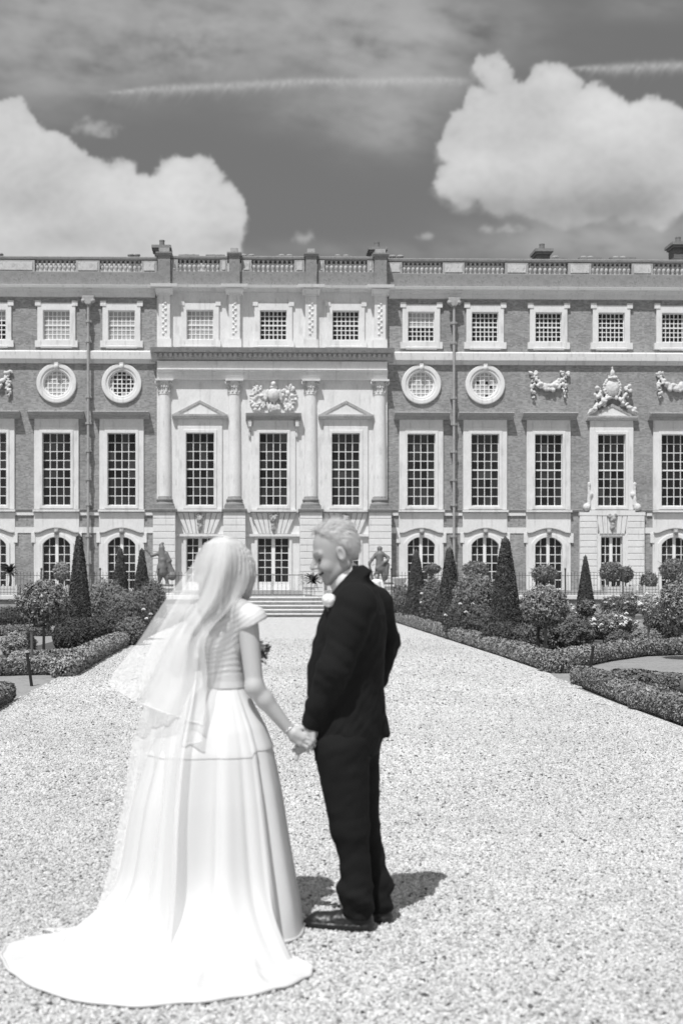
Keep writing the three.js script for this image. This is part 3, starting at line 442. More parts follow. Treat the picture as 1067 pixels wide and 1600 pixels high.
for (const [a, b, y] of [[280, 312, 402], [322, 352, 402], [430, 460, 403], [517, 549, 403], [900, 935, 406], [948, 988, 406], [858, 882, 407]]) { const z = -3.4, q = atZ(a, y, D - z), r = atZ(b, y, D - z); mesh('chimney_base', uvm(bx(q.x, r.x, q.y - 2, q.y, z - 0.8, z + 0.7)), M.worn, palace); }
mesh('roof', bx(XL, XR, wy(470), wy(440), -14, -1), M.roof, palace);
mesh('rear_wall', bx(XL, XR, 0, wy(470), -14, -13.5), M.roof, palace);
for (const X of [XL, XR]) mesh('end_wall', bx(X === XL ? X : X - 0.4, X === XL ? X + 0.4 : X, 0, wy(470), -13.4, -0.6), M.roof, palace);
// rain pipes
for (const px of [139.5, 707]) {
  const g = group('rain_pipe', palace), c = wx(px), z = 0.28;
  mesh('pipe', uvm(new THREE.CylinderGeometry(0.085, 0.085, wy(478) - BASE, 10).translate(c, (wy(478) + BASE) / 2, z + 0.16)), M.lead, g);
  mesh('hopper', uvm(join([slab((() => { const s = new THREE.Shape(); s.moveTo(c - 0.14, wy(480)); s.lineTo(c + 0.14, wy(480)); s.lineTo(c + 0.36, wy(472)); s.lineTo(c + 0.42, wy(466.5)); s.lineTo(c - 0.42, wy(466.5)); s.lineTo(c - 0.36, wy(472)); s.closePath(); return s; })(), 0.1, 0.62, 0.04), new THREE.SphereGeometry(0.17, 8, 6).translate(c - 0.3, wy(474), 0.5), new THREE.SphereGeometry(0.17, 8, 6).translate(c + 0.3, wy(474), 0.5)])), M.lead, g);
  for (const y of [505, 536, 622, 663, 706, 750, 789, 838, 880]) mesh('pipe_collar', uvm(join([new THREE.CylinderGeometry(0.125, 0.125, 0.16, 10).translate(c, wy(y), z + 0.16), bx(c - 0.2, c + 0.2, wy(y) - 0.06, wy(y) + 0.06, 0, z + 0.12)])), M.lead, g);
}
{
  const g = stuffPanes.length ? mergeGeometries(stuffPanes) : null;
  if (g) { const o = mesh('small_pane', g, new THREE.MeshPhysicalMaterial({ color: grey(1), vertexColors: true, roughness: 0.08, ior: 1.5 }), palace); o.userData.kind = 'stuff'; }
}
// ---------------------------------------------------------------- ground, path, terrace
const grassTex = greyTex(1024, (i, j) => 0.48 + 0.50 * tnoise(i / 4, j / 4, 256, 31) + 0.34 * tnoise(i / 16, j / 16, 64, 32) + 0.20 * tnoise(i / 64, j / 64, 16, 33) - 0.08 * tnoise(i / 180, j / 180, 6, 34), { rep: 1 / 4 });
M.grass = mat(0.29, { map: grassTex, roughness: 1 });
M.soil = mat(0.09, { map: wornTex, roughness: 1 });
{
  const g = new THREE.CircleGeometry(3000, 96).rotateX(-PI / 2); uvm(g);
  struct(mesh('lawn', g, M.grass));
}
const S = 2048, pebH = new Float32Array(S * S), pebC = new Float32Array(S * S).fill(0.24);
{ // three metres of loose pebbles
  const r = rng(91);
  for (let n = 0; n < 52000; n++) {
    const cx = r() * S, cy = r() * S, a = 4 + 6.5 * r() * r() + 1.5 * r(), b = a * (0.55 + 0.4 * r()), th = r() * PI, ct = cos(th), st = sin(th), q = r(), tone = q < 0.035 ? 0.10 + 0.12 * r() : q < 0.16 ? 0.32 + 0.12 * r() : 0.46 + 0.34 * r(), z = r() * 0.5;
    for (let y = -10; y <= 10; y++) for (let x = -10; x <= 10; x++) { const u = (x * ct + y * st) / a, v = (-x * st + y * ct) / b, d = u * u + v * v; if (d > 1) continue; const o = ((floor(cy + y) + S) % S) * S + (floor(cx + x) + S) % S, h = z + sqrt(1 - d) * 0.5; if (h > pebH[o]) { pebH[o] = h; pebC[o] = tone; } }
  }
}
const gravelTex = greyTex(S, (i, j) => pebC[j * S + i] * 1.15, { rep: 1 / 3 });
const gravelBump = greyTex(S, (i, j) => pebH[j * S + i], { srgb: false, rep: 1 / 3 });
M.gravel = mat(1.12, { map: gravelTex, bumpMap: gravelBump, bumpScale: 0.012, roughness: 1 });
function sheet(name, pts, y, m, thick) {
  const s = new THREE.Shape(pts.map((p) => new THREE.Vector2(p.x ?? p[0], -(p.z ?? p[1])))), g = new THREE.ShapeGeometry(s).rotateX(-PI / 2).translate(0, y, 0); return struct(mesh(name, uvm(g), m));
}
const G = onGround;
const pathR = [[4.2, 9], [4.2, -9], ...[[1067, 1138], [960, 1099], [885, 1071], [858, 1053], [780, 1026], [700, 1000], [612, 971]].map(([x, y]) => { const p = G(x, y); return [p.x, p.z]; }), [5.6, -47.6]];
const pathL = [[-2.3, -47.6], ...[[285, 970], [215, 1003], [112, 1061], [48, 1090], [0, 1118]].map(([x, y]) => { const p = G(x, y); return [p.x, p.z]; }), [-2.7, -9], [-2.7, 9]];
sheet('gravel_path', [...pathR, ...pathL], 0.012, M.gravel);
sheet('flower_bed', [...[[860, 1048], [780, 1022], [700, 997], [612, 969]].map(([x, y]) => { const p = G(x, y); return [p.x + 0.05, p.z]; }), [9.4, -47], [9.0, -25.2], [7.6, -24.2]], 0.008, M.soil);
sheet('flower_bed', [[-5.2, -47], ...[[285, 968], [215, 1000], [112, 1056]].map(([x, y]) => { const p = G(x, y); return [p.x - 0.05, p.z]; }), [-5.0, -20.5], [-4.6, -30]], 0.008, M.soil);
sheet('flower_bed', [[9.2, -49.8], [9.2, -45], [30, -45], [30, -49.8]], 0.006, M.soil);
sheet('flower_bed', [[-30, -49.8], [-30, -45.5], [-3.4, -45.5], [-3.4, -49.8]], 0.006, M.soil);
const TX = atZ(427, CY, 48.5).x, SW = 2.15;
struct(mesh('terrace', uvm(bx(-60, 70, -0.2, BASE, -79.3, -50.35)), mat(0.50, { map: gravelTex, bumpMap: gravelBump, bumpScale: 0.01 })));
// loose pebbles lying on the path, near the camera
const treads = [[G(480, 1446, 0.014), G(580, 1453, 0.014)], [G(534, 1434, 0.014), G(609, 1440, 0.014)]];   // where the groom's shoes press down
{
  const g = new THREE.IcosahedronGeometry(1, 1), p = g.attributes.position, r = rng(5), seen = {};
  for (let i = 0; i < p.count; i++) { const k = [p.getX(i), p.getY(i), p.getZ(i)].map((v) => v.toFixed(3)).join(), s = seen[k] ??= 0.8 + 0.4 * r(); p.setXYZ(i, p.getX(i) * s, p.getY(i) * s * 0.62, p.getZ(i) * s * 0.8); }
  g.computeVertexNormals();
  const list = [];
  for (const [z0, z1, step, size] of [[3.7, 8, 0.0135, 0.0066], [8, 14, 0.019, 0.0085], [14, 31, 0.027, 0.0115]]) for (let z = z0; z < z1; z += step) {
    const x0 = max(-0.238 * z - 0.45, -2.72 - (z > 12 ? 0.1 : 0)), x1 = min(0.362 * z + 0.45, z > 16.5 ? 4.62 : 4.25);
    const away = (x) => { for (const [a, b] of treads) { const dx = b.x - a.x, dz = b.z - a.z, k = clamp(((x - a.x) * dx + (-z - a.z) * dz) / (dx * dx + dz * dz)); if (hypot(x - a.x - dx * k, -z - a.z - dz * k) < 0.042) return false; } return true; };
    for (let x = x0; x < x1; x += step) if (away(x)) if (z < 16 || r() > (z - 16) / 15) list.push(x + (r() - 0.5) * step * 1.3, z + (r() - 0.5) * step * 1.3, size);
  }
  const n = list.length / 3, im = new THREE.InstancedMesh(g, mat(1, { roughness: 1 }), n), m4 = new THREE.Matrix4(), q = new THREE.Quaternion(), e = new THREE.Euler(), c = new THREE.Color(), a = V(), s = V();
  for (let i = 0; i < n; i++) {
    const k = r(), sz = list[i * 3 + 2] * (0.55 + 0.75 * r() + 0.7 * r() ** 6);
    e.set((r() - 0.5) * 0.9, r() * 7, (r() - 0.5) * 0.9); q.setFromEuler(e); a.set(list[i * 3], 0.013 + sz * 0.25, -list[i * 3 + 1]); s.set(sz, sz, sz); im.setMatrixAt(i, m4.compose(a, q, s));
    const tone = k < 0.035 ? 0.07 + 0.1 * r() : k < 0.16 ? 0.28 + 0.12 * r() : 0.42 + 0.24 * r(); const patch = 1 + 0.20 * fbm(a.x * 0.55 + 3, a.z * 0.4, 2.2, 4) + 0.10 * noise(a.x * 5, a.z * 5, 1), tv = tone * patch; im.setColorAt(i, c.setRGB(tv, tv, tv));
  }
  im.name = 'gravel'; tag(im, 'loose pale pebbles covering the garden path', 'gravel', null, 'stuff'); im.castShadow = im.receiveShadow = true; scene.add(im);
}
// steps, terrace wall, railing
{
  const st = group('garden_steps', null, V(TX, 0, -47.6)), n = 5, rise = BASE / n, run = 0.42;
  tag(st, 'flight of five pale stone steps rising to the terrace behind the couple', 'steps');
  for (let i = 0; i < n; i++) {
    const b = group('step', st), w = SW + (n - 1 - i) * 0.12;
    mesh('riser', uvm(bx(-w + 0.03, w - 0.03, i * rise, (i + 1) * rise - 0.045, -3, -i * run - 0.05)), M.hood, b);  // darker stone colour puts the shadow under each nosing into the riser
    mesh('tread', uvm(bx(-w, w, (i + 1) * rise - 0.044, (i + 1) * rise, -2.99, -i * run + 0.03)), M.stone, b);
  }
  for (const [side, x0, x1] of [['right', TX + SW + 0.35, 30], ['left', -30, TX - SW - 0.35]]) {
    const w = group('terrace_wall', null, V(0, 0, -50));
    tag(w, side === 'right' ? 'low terrace retaining wall with pale coping right of the steps' : 'low terrace retaining wall with pale coping left of the steps', 'wall', 'terrace retaining walls');
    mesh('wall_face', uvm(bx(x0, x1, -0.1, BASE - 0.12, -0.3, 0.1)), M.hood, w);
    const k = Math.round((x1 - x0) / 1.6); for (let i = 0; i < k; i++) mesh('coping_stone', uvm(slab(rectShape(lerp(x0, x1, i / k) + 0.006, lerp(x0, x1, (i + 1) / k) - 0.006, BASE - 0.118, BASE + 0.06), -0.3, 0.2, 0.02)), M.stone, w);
    const rl = group('iron_railing', null, V(0, BASE + 0.06, -50.05));
    tag(rl, side === 'right' ? 'thin black iron railing on the terrace wall right of the steps' : 'thin black iron railing on the terrace wall left of the steps', 'railing', 'iron railings');
    const bars = [], nb = Math.round((x1 - x0) / 0.135); for (let i = 0; i <= nb; i++) { const X = lerp(x0, x1, i / nb); bars.push(bx(X - 0.0065, X + 0.0065, 0, 0.9, -0.0065, 0.0065)); bars.push(new THREE.ConeGeometry(0.015, 0.08, 4).translate(X, 0.94, 0)); }
    mesh('bar_row', join(bars), M.iron, rl); mesh('top_rail', bx(x0, x1, 0.805, 0.825, -0.012, 0.012), M.iron, rl); mesh('bottom_rail', bx(x0, x1, 0.105, 0.125, -0.012, 0.012), M.iron, rl);
    for (let X = x0; X <= x1; X += 2.4) { const p = mesh('post', join([bx(-0.025, 0.025, 0, 1.05, -0.025, 0.025), new THREE.SphereGeometry(0.05, 8, 6).translate(0, 1.08, 0)]), M.iron, rl); p.position.x = X; }
  }
  const gt = group('iron_gate', null, V(TX, BASE, -50.3)); tag(gt, 'closed thin iron gate at the top of the garden steps', 'gate');
  for (const s of [-1, 1]) { const l = group('gate_leaf', gt); mesh('frame', join([bx(s * 0.02, s * 1.62, 0.06, 0.09, -0.012, 0.012), bx(s * 0.02, s * 1.62, 0.88, 0.91, -0.012, 0.012), bx(s * 0.02, s * 0.05, 0.06, 0.95, -0.015, 0.015), bx(s * 1.6, s * 1.63, 0, 1, -0.015, 0.015)]), M.iron, l); const b = []; for (let i = 1; i < 9; i++) b.push(bx(s * (0.05 + i * 0.172) - 0.006, s * (0.05 + i * 0.172) + 0.006, 0.09, 0.88, -0.006, 0.006)); mesh('bar_row', join(b), M.iron, l); }
}

// ---------------------------------------------------------------- planting
const ru = rng(77);
const gauss = () => (ru() + ru() + ru() - 1.5) * 1.15;
function onSphere() { const z = ru() * 2 - 1, t = ru() * 2 * PI, s = sqrt(1 - z * z); return V(s * cos(t), z, s * sin(t)); }
class Leaves {
  constructor() { this.p = []; this.n = []; this.c = []; this.i = []; }
  add(x, y, z, n, size, ratio, tone) { // one leaf: a folded diamond
    let t = onSphere().cross(n); if (t.lengthSq() < 1e-4) t = V(1, 0, 0).cross(n); t.normalize(); const b = n.clone().cross(t), k = this.p.length / 3, w = size * ratio, f = size * 0.12;
    const L = [[-size, 0, 0], [0, w, f], [size, 0, 0], [0, -w, f]];
    for (const [u, v, h] of L) { this.p.push(x + t.x * u + b.x * v + n.x * h, y + t.y * u + b.y * v + n.y * h, z + t.z * u + b.z * v + n.z * h); this.n.push(n.x, n.y, n.z); this.c.push(tone, tone, tone); }
    this.i.push(k, k + 1, k + 2, k, k + 2, k + 3);
  }
  geo() { const g = new THREE.BufferGeometry(); g.setAttribute('position', new THREE.Float32BufferAttribute(this.p, 3)); g.setAttribute('normal', new THREE.Float32BufferAttribute(this.n, 3)); g.setAttribute('color', new THREE.Float32BufferAttribute(this.c, 3)); g.setIndex(this.i); g.computeVertexNormals(); return g; }
}
M.leaf = mat(1, { vertexColors: true, roughness: 0.75 });
M.bay = mat(1, { vertexColors: true, roughness: 0.45 });
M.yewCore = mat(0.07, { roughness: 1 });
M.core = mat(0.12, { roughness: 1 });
// leaves over an implicit body: radius(direction) about a centre
function clump(parent, name, c, rx, ry, rz, n, size, { tone = 0.12, vary = 0.6, shell = 0.45, lump = 0.22, freq = 3, ratio = 0.5, core = true, m = M.leaf, upright = 0.15, shoots = 22 } = {}) {
  const L = new Leaves(), s0 = ru() * 50, R = (d) => 1 + lump * 1.6 * fbm(d.x * freq + s0, d.y * freq, d.z * freq, 3);
  for (let i = 0; i < n; i++) { const d = onSphere(), r = R(d) * (1 - shell * ru() ** 2 + 0.05 * gauss()), nn = d.clone().add(onSphere().multiplyScalar(0.9)).add(V(0, upright, 0)).normalize(); L.add(c.x + d.x * rx * r, c.y + d.y * ry * r, c.z + d.z * rz * r, nn, size * (0.6 + 0.7 * ru()), ratio, tone * (1 - vary / 2 + vary * ru())); }
  for (let k = 0; k < shoots; k++) { const d = onSphere(); d.y = abs(d.y) * 0.9 + 0.05; d.normalize(); const bend = onSphere().multiplyScalar(0.10), far = 0.10 + 0.22 * ru(); for (let q = 0; q < 9; q++) { const r = R(d) * (0.95 + far * q / 8), e = d.clone().addScaledVector(bend, q / 8); L.add(c.x + e.x * rx * r, c.y + e.y * ry * r, c.z + e.z * rz * r, onSphere().add(V(0, 0.4, 0.2)).normalize(), size * (0.9 - 0.4 * q / 8), ratio, tone * (0.8 + 0.6 * ru())); } }
  const o = mesh(name, L.geo(), m, parent);
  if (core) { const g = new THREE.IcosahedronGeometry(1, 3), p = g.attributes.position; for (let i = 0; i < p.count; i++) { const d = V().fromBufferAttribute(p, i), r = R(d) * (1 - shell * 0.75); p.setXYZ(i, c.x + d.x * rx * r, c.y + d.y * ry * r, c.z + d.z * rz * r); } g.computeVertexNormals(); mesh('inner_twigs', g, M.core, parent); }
  return o;
}
function cone(pos, h, rTop, rMid, hs, rs, n, label, tone = 0.075) { // clipped yew: tapering cone above a rounded skirt
  const t = group('yew_cone', null, pos); tag(t, label, 'topiary', 'clipped yew cones');
  const L = new Leaves(), s0 = ru() * 40, rad = (y) => { const k = y / h, up = rTop + (rMid - rTop) * (1 - k) ** 0.92, tip = sqrt(clamp((1 - k) / 0.03)), sk = y < hs ? rs * sqrt(clamp(1 - ((y - hs * 0.36) / (hs * 0.66)) ** 2)) : 0; return max(up * tip, sk); };
  const rr = (y, a) => rad(y) * (1 + 0.05 * fbm(cos(a) * 2 + s0, y * 4, sin(a) * 2, 3) + 0.05 * noise(cos(a) * 7 + s0, y * 11, sin(a) * 7));
  for (let i = 0; i < n; i++) { const y = h * (1 - sqrt(1 - ru() * 0.999)) * 1.0, a = ru() * 2 * PI, r = rr(y, a) * (1 - 0.10 * ru() ** 2) + 0.008 * gauss(), nn = V(cos(a), 0.25, sin(a)).add(onSphere().multiplyScalar(1.0)).normalize(); L.add(r * cos(a), y, r * sin(a), nn, 0.030 * (0.6 + 0.8 * ru()), 0.42, tone * (0.55 + 0.9 * ru()) * (1 + 0.5 * noise(cos(a) * 3 + s0, y * 3, sin(a) * 3))); }
  mesh('foliage', L.geo(), M.leaf, t);
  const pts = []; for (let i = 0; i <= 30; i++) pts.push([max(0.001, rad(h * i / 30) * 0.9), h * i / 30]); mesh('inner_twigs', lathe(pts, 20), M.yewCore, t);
  mesh('trunk', new THREE.CylinderGeometry(0.04, 0.05, 0.3, 8).translate(0, 0.1, 0), M.trunk, t);
  return t;
}
const gz = (x, d) => { const p = atZ(x, CY, d); p.y = 0; return p; };
cone(G(124, 1013), 2.5, 0.045, 0.33, 0.72, 0.56, 26000, 'tall yew cone with a round skirt, left of the path beside the ball tree');
cone(gz(188, 38), 2.52, 0.05, 0.42, 0.5, 0.42, 11000, 'slim yew cone far left, the left of the twin cones near the warrior statue');
cone(gz(222, 38.5), 2.5, 0.05, 0.40, 0.5, 0.4, 11000, 'slim yew cone far left, the right of the twin cones, next to the warrior statue');
cone(gz(650, 40), 2.5, 0.06, 0.46, 0.6, 0.46, 11000, 'yew cone farthest along the right hand hedge, beside the groom');
cone(gz(702, 34), 2.42, 0.06, 0.44, 0.6, 0.46, 15000, 'yew cone in front of the rain pipe, second along the right hand hedge');
cone(G(789, 1016), 2.42, 0.055, 0.42, 0.72, 0.5, 28000, 'tallest looking yew cone right of the path with a bushy skirt at the hedge');
cone(gz(914, 44), 2.4, 0.04, 0.4, 0.4, 0.4, 9000, 'dark yew cone standing alone before the terrace wall at right');

function bush(pos, y0, rx, ry, n, size, label, o = {}) { const t = group(o.name ?? 'shrub', null, pos); tag(t, label, 'shrub', o.group); clump(t, 'foliage', V(0, y0, 0), rx, ry, o.rz ?? rx, n * 1.7, size * 0.68, { lump: 0.3, ...o, tone: (o.tone ?? 0.1) * 1.55 }); for (let i = 0; i < (o.stems ?? 4); i++) { const a = ru() * 6.3; mesh('stem', tube([V(0.3 * rx * cos(a), 0, 0.3 * rx * sin(a)), V(0.4 * rx * cos(a), y0 * 0.5, 0.4 * rx * sin(a)), V(0.55 * rx * cos(a + 0.4), y0, 0.55 * rx * sin(a + 0.4))], 0.012, 0.007, 5, 5), M.bark, t); }
  if (o.blooms) blossoms(t, V(0, y0, 0), rx, ry, o.rz ?? rx, o.blooms, o.bloomSize ?? 0.045); return t; }
M.petal = mat(0.8, { roughness: 0.8 });
function blossoms(t, c, rx, ry, rz, n, size) { for (let i = 0; i < n; i++) { const d = onSphere(); d.z = abs(d.z); d.y = abs(d.y) * 0.9 - 0.2; d.normalize(); const L = []; for (let k = 0; k < 7; k++) { const s = new THREE.SphereGeometry(size * (0.5 + 0.25 * ru()), 6, 4).scale(1, 0.55, 1).translate(size * 0.5 * cos(k), size * 0.25 * (k % 3), size * 0.5 * sin(k)); L.push(s); } mesh('blossom', join(L).translate(c.x + d.x * rx * 1.05, c.y + d.y * ry * 1.05, c.z + d.z * rz * 1.05), M.petal, t); } }
bush(gz(628, 43), 0.55, 0.5, 0.75, 5000, 0.045, 'leafy shrub next to the groom at the far end of the right hedge', { tone: 0.10 });
bush(gz(678, 37), 0.72, 0.42, 0.85, 5500, 0.045, 'tall loose shrub between the two far yew cones at right', { blooms: 5, tone: 0.11 });
bush(gz(742, 31), 1.02, 0.52, 0.62, 7000, 0.045, 'round headed shrub left of the tallest right hand yew cone', { tone: 0.14 });
bush(gz(722, 30), 0.45, 0.48, 0.48, 5500, 0.04, 'dark low shrub at the foot of the round headed shrub at right', { blooms: 4, tone: 0.065 });
bush(gz(752, 28.5), 0.42, 0.42, 0.42, 4500, 0.04, 'low shrub tucked against the skirt of the tallest right yew cone', { tone: 0.075 });
bush(gz(838, 26), 0.62, 0.42, 0.55, 5000, 0.045, 'shrub with fine leaves behind the right hand ball tree', { tone: 0.11 });
bush(gz(886, 25), 0.38, 0.5, 0.42, 6500, 0.042, 'low dark shrub right of the right hand ball tree', { tone: 0.10 });
bush(gz(820, 25), 0.28, 0.28, 0.3, 2500, 0.04, 'small shrub at the right foot of the tallest yew cone', { tone: 0.09 });
bush(gz(166, 33), 0.95, 0.5, 0.52, 6000, 0.045, 'bright leaved round shrub right of the tall left yew cone', { tone: 0.15 });
bush(gz(204, 30), 0.62, 0.6, 0.6, 8000, 0.042, 'wide loose shrub below the twin yew cones at left', { tone: 0.11, blooms: 3 });
bush(gz(238, 37), 0.75, 0.42, 0.7, 5000, 0.045, 'shrub beside the veil below the warrior statue', { tone: 0.10 });
bush(gz(178, 28), 0.36, 0.45, 0.38, 5000, 0.04, 'low dark shrub at the left hedge behind the tall yew cone', { tone: 0.06, blooms: 1 });
bush(gz(205, 27.5), 0.3, 0.35, 0.32, 3500, 0.04, 'feathery low shrub nearest the veil at the left hedge', { tone: 0.12 });
bush(G(30, 1034), 0.30, 0.32, 0.24, 5000, 0.032, 'small pale leaved shrub by the short stake at far left', { tone: 0.20, vary: 0.8 });
bush(gz(18, 36), 0.32, 0.46, 0.36, 4000, 0.04, 'low dark shrub below the terrace palm at far left', { tone: 0.05 });
bush(gz(955, 25.5), 0.55, 0.48, 0.26, 4200, 0.04, 'rose bush covered in white blooms on the right hand lawn', { tone: 0.15, blooms: 22, core: false, stems: 7, name: 'rose_bush' });
bush(gz(968, 24.6), 0.22, 0.26, 0.22, 2500, 0.035, 'small dark shrub at the foot of the white rose bush', { tone: 0.09 });
bush(gz(958, 43), 0.5, 0.45, 0.38, 3000, 0.05, 'wide shrub before the terrace wall right of the lone yew cone', { tone: 0.11, blooms: 5 });
bush(gz(982, 42), 0.62, 0.42, 0.4, 3000, 0.05, 'rounder shrub before the terrace wall under the twin terrace trees', { tone: 0.12, blooms: 4 });
bush(gz(1040, 27), 0.55, 0.45, 0.5, 5000, 0.045, 'dark loose shrub below the large ball tree at the right edge', { tone: 0.10 });
bush(gz(1003, 26.5), 0.22, 0.38, 0.22, 4000, 0.035, 'low clipped mound by the leaning rose stake at right', { tone: 0.17, lump: 0.1 });
bush(gz(940, 30), 0.2, 0.8, 0.2, 5000, 0.04, 'strip of low planting behind the white rose bush', { tone: 0.08, rz: 0.3 });
bush(gz(1030, 40), 0.42, 0.55, 0.4, 3500, 0.05, 'pale flowering clump before the terrace wall at far right', { tone: 0.2, blooms: 10 });
bush(gz(892, 41), 0.32, 0.6, 0.3, 3000, 0.05, 'pale flowering clump left of the lone yew cone', { tone: 0.17, blooms: 12 });
bush(gz(850, 44), 0.35, 0.7, 0.35, 3000, 0.05, 'planting before the terrace wall behind the right ball tree', { tone: 0.11, blooms: 4 });

function ballTree(pos, cy, rx, ry, trunkR, n, size, label, o = {}) {
  const t = group(o.name ?? 'ball_tree', null, pos); tag(t, label, 'tree', o.group ?? 'standard trees in the flower beds');
  const lean = o.lean ?? 0; mesh('trunk', tube([V(lean, 0, 0), V(lean * 0.6 + 0.01, cy * 0.4, 0), V(0.0, cy * 0.95, 0)], trunkR, trunkR * 0.65, 7, 8), o.trunk ?? M.trunk, t);
  for (let i = 0; i < 6; i++) { const a = i * 1.05 + ru(); mesh('limb', tube([V(0, cy - ry * 0.75, 0), V(rx * 0.25 * cos(a), cy - ry * 0.35, rx * 0.25 * sin(a)), V(rx * 0.6 * cos(a), cy + ry * 0.2 * ru(), rx * 0.6 * sin(a))], trunkR * 0.45, trunkR * 0.15, 5, 5), M.trunk, t); }
  clump(t, 'crown', V(0, cy, 0), rx, ry, rx, n * 1.3, size * 0.8, { vary: 0.9, lump: 0.2, freq: 3.5, m: M.bay, shell: 0.55, ratio: 0.42, ...o, tone: (o.tone ?? 0.15) * 1.3 });
  if (o.stake) mesh('stake', new THREE.CylinderGeometry(0.025, 0.03, cy * 0.9, 7).translate(o.stake, cy * 0.45, 0.05), M.dark, t);
  if (o.blooms) blossoms(t, V(0, cy, 0), rx, ry, rx, o.blooms, 0.045);
  return t;
}
{ const p = G(68, 1036); ballTree(p, 1.06, 0.46, 0.41, 0.03, 7500, 0.042, 'round headed glossy ball tree on a thin trunk at left', { tone: 0.17 }); }
ballTree(G(851, 1030), 0.99, 0.42, 0.38, 0.036, 7000, 0.042, 'round headed glossy ball tree on a pale trunk right of the tallest yew cone', { tone: 0.18, trunk: M.bark, stake: -0.14 });
ballTree(gz(1072, 22.5), 1.02, 0.5, 0.52, 0.035, 9000, 0.042, 'large glossy ball tree cut off by the right edge', { tone: 0.18 });
ballTree(gz(915, 28.5), 0.82, 0.22, 0.2, 0.014, 2500, 0.035, 'small round rose standard before the lone yew cone', { tone: 0.10, blooms: 2 });
ballTree(gz(1013, 25), 0.95, 0.24, 0.24, 0.016, 1300, 0.035, 'sparse pale rose standard tied to a leaning stake at right', { tone: 0.3, core: false, blooms: 8, lean: -0.06 });
// terrace trees in tubs
M.tub = mat(0.6, { roughness: 0.6 });
const palmTex = M.leaf;
function tub(pos, w, h) { const t = group('planter_tub', null, pos); const pl = []; mesh('box_core', bx(-w / 2 + 0.02, w / 2 - 0.02, 0.03, h - 0.02, -w / 2 + 0.02, w / 2 - 0.02), M.soil, t); const n = 3; for (let i = 0; i < n; i++) for (const [a, b, c, d] of [[-w / 2, w / 2, w / 2 - 0.02, w / 2 + 0.02], [-w / 2, w / 2, -w / 2 - 0.02, -w / 2 + 0.02], [-w / 2 - 0.02, -w / 2 + 0.02, -w / 2 + 0.02, w / 2 - 0.02], [w / 2 - 0.02, w / 2 + 0.02, -w / 2 + 0.02, w / 2 - 0.02]]) mesh('board', bx(a, b, 0.04 + i * (h - 0.04) / n, 0.025 + (i + 1) * (h - 0.04) / n, c, d), M.tub, t); for (const sx of [-1, 1]) for (const sz of [-1, 1]) mesh('corner_post', bx(sx * w / 2 - 0.035, sx * w / 2 + 0.035, 0, h + 0.05, sz * w / 2 - 0.035, sz * w / 2 + 0.035), M.tub, t); return t; }
function terraceTree(px, d, cyPx, rxPx, ryPx, label, o = {}) {
  const p = gz(px, d), k = d / F; p.y = BASE;
  const cy = EYE + (CY - cyPx) * k - BASE, b = tub(p, 0.62, 0.42); tag(b, 'pale wooden tub under the ' + o.short, 'planter', 'tubs on the terrace');
  const q = p.clone(); q.y += 0.38; ballTree(q, cy - 0.38, rxPx * k, ryPx * k, 0.03, o.n ?? 2600, 0.06, label, { name: 'terrace_tree', group: 'trees in tubs on the terrace', tone: 0.13, ...o });
}
terraceTree(742, 52, 890, 20, 13, 'terrace tree with a flat crown, above the round headed shrub', { short: 'flat crowned terrace tree' });
terraceTree(675, 53, 889, 13, 8, 'little terrace tree with a small crown, between two right yew cones', { n: 1500, short: 'smallest terrace tree' });
terraceTree(850, 52, 897, 20, 15, 'terrace tree with a dense crown, behind the right ball tree', { short: 'dense terrace tree behind the right ball tree' });
terraceTree(955, 51.5, 893, 19, 15, 'terrace tree before the rusticated bay, the larger of a pair', { short: 'larger of the paired terrace trees' });
terraceTree(976, 53.5, 897, 12, 12, 'terrace tree before the rusticated bay, the smaller of a pair', { short: 'smaller of the paired terrace trees' });
terraceTree(1013, 51.5, 908, 13, 14, 'drooping terrace tree, left of the right edge group', { tone: 0.17, short: 'drooping terrace tree' });
terraceTree(1053, 51.5, 891, 24, 18, 'broad terrace tree, nearest the right edge', { short: 'broad terrace tree at the right edge' });
terraceTree(96, 54, 893, 12, 15, 'pale leaved terrace tree, left of the tall left yew cone', { tone: 0.26, short: 'pale leaved terrace tree at left' });
function spiky(pos, n, len, label, trunkH = 0, tone = 0.07) { // palm or cordyline: arching blades from one point
  const t = group('palm_plant', null, pos); tag(t, label, 'palm', null);
  if (trunkH) mesh('trunk', tube([V(0, 0, 0), V(0.03, trunkH / 2, 0), V(0, trunkH, 0)], 0.06, 0.045, 7, 5), M.trunk, t);
  const mm = [0.6, 1, 1.4].map((k) => mat(tone * k, { roughness: 0.6 }));
  for (let i = 0; i < n; i++) { const a = i * 2.4, el = lerp(1.35, -0.15, i / n) , L = len * (0.75 + 0.4 * ru()), p = [], I = [], m = 6; for (let k = 0; k <= m; k++) { const u = k / m, r = L * u * cos(el - u * 0.6), y = trunkH + L * u * sin(el) - L * 0.32 * u * u, w = 0.05 * sin(PI * min(1, 0.12 + u * 0.88)) + 0.002; p.push(r * cos(a) - w * sin(a), y, r * sin(a) + w * cos(a), r * cos(a) + w * sin(a), y + 0.01, r * sin(a) - w * cos(a)); if (k < m) { const q = 2 * k; I.push(q, q + 1, q + 2, q + 1, q + 3, q + 2); } } const g = new THREE.BufferGeometry(); g.setAttribute('position', new THREE.Float32BufferAttribute(p, 3)); g.setIndex(I); g.computeVertexNormals(); mesh('frond', g, mm[i % 3], t); }
  return t;
}
{ const p = gz(489, 51); p.y = BASE; tag(tub(p, 0.80, 0.55), 'white boarded planter box at the steps beside the groom\'s face', 'planter', 'tubs on the terrace'); const q = p.clone(); q.y += 0.5; spiky(q, 46, 0.62, 'spiky dark plant in the white box beside the groom\'s face', 0.12); }
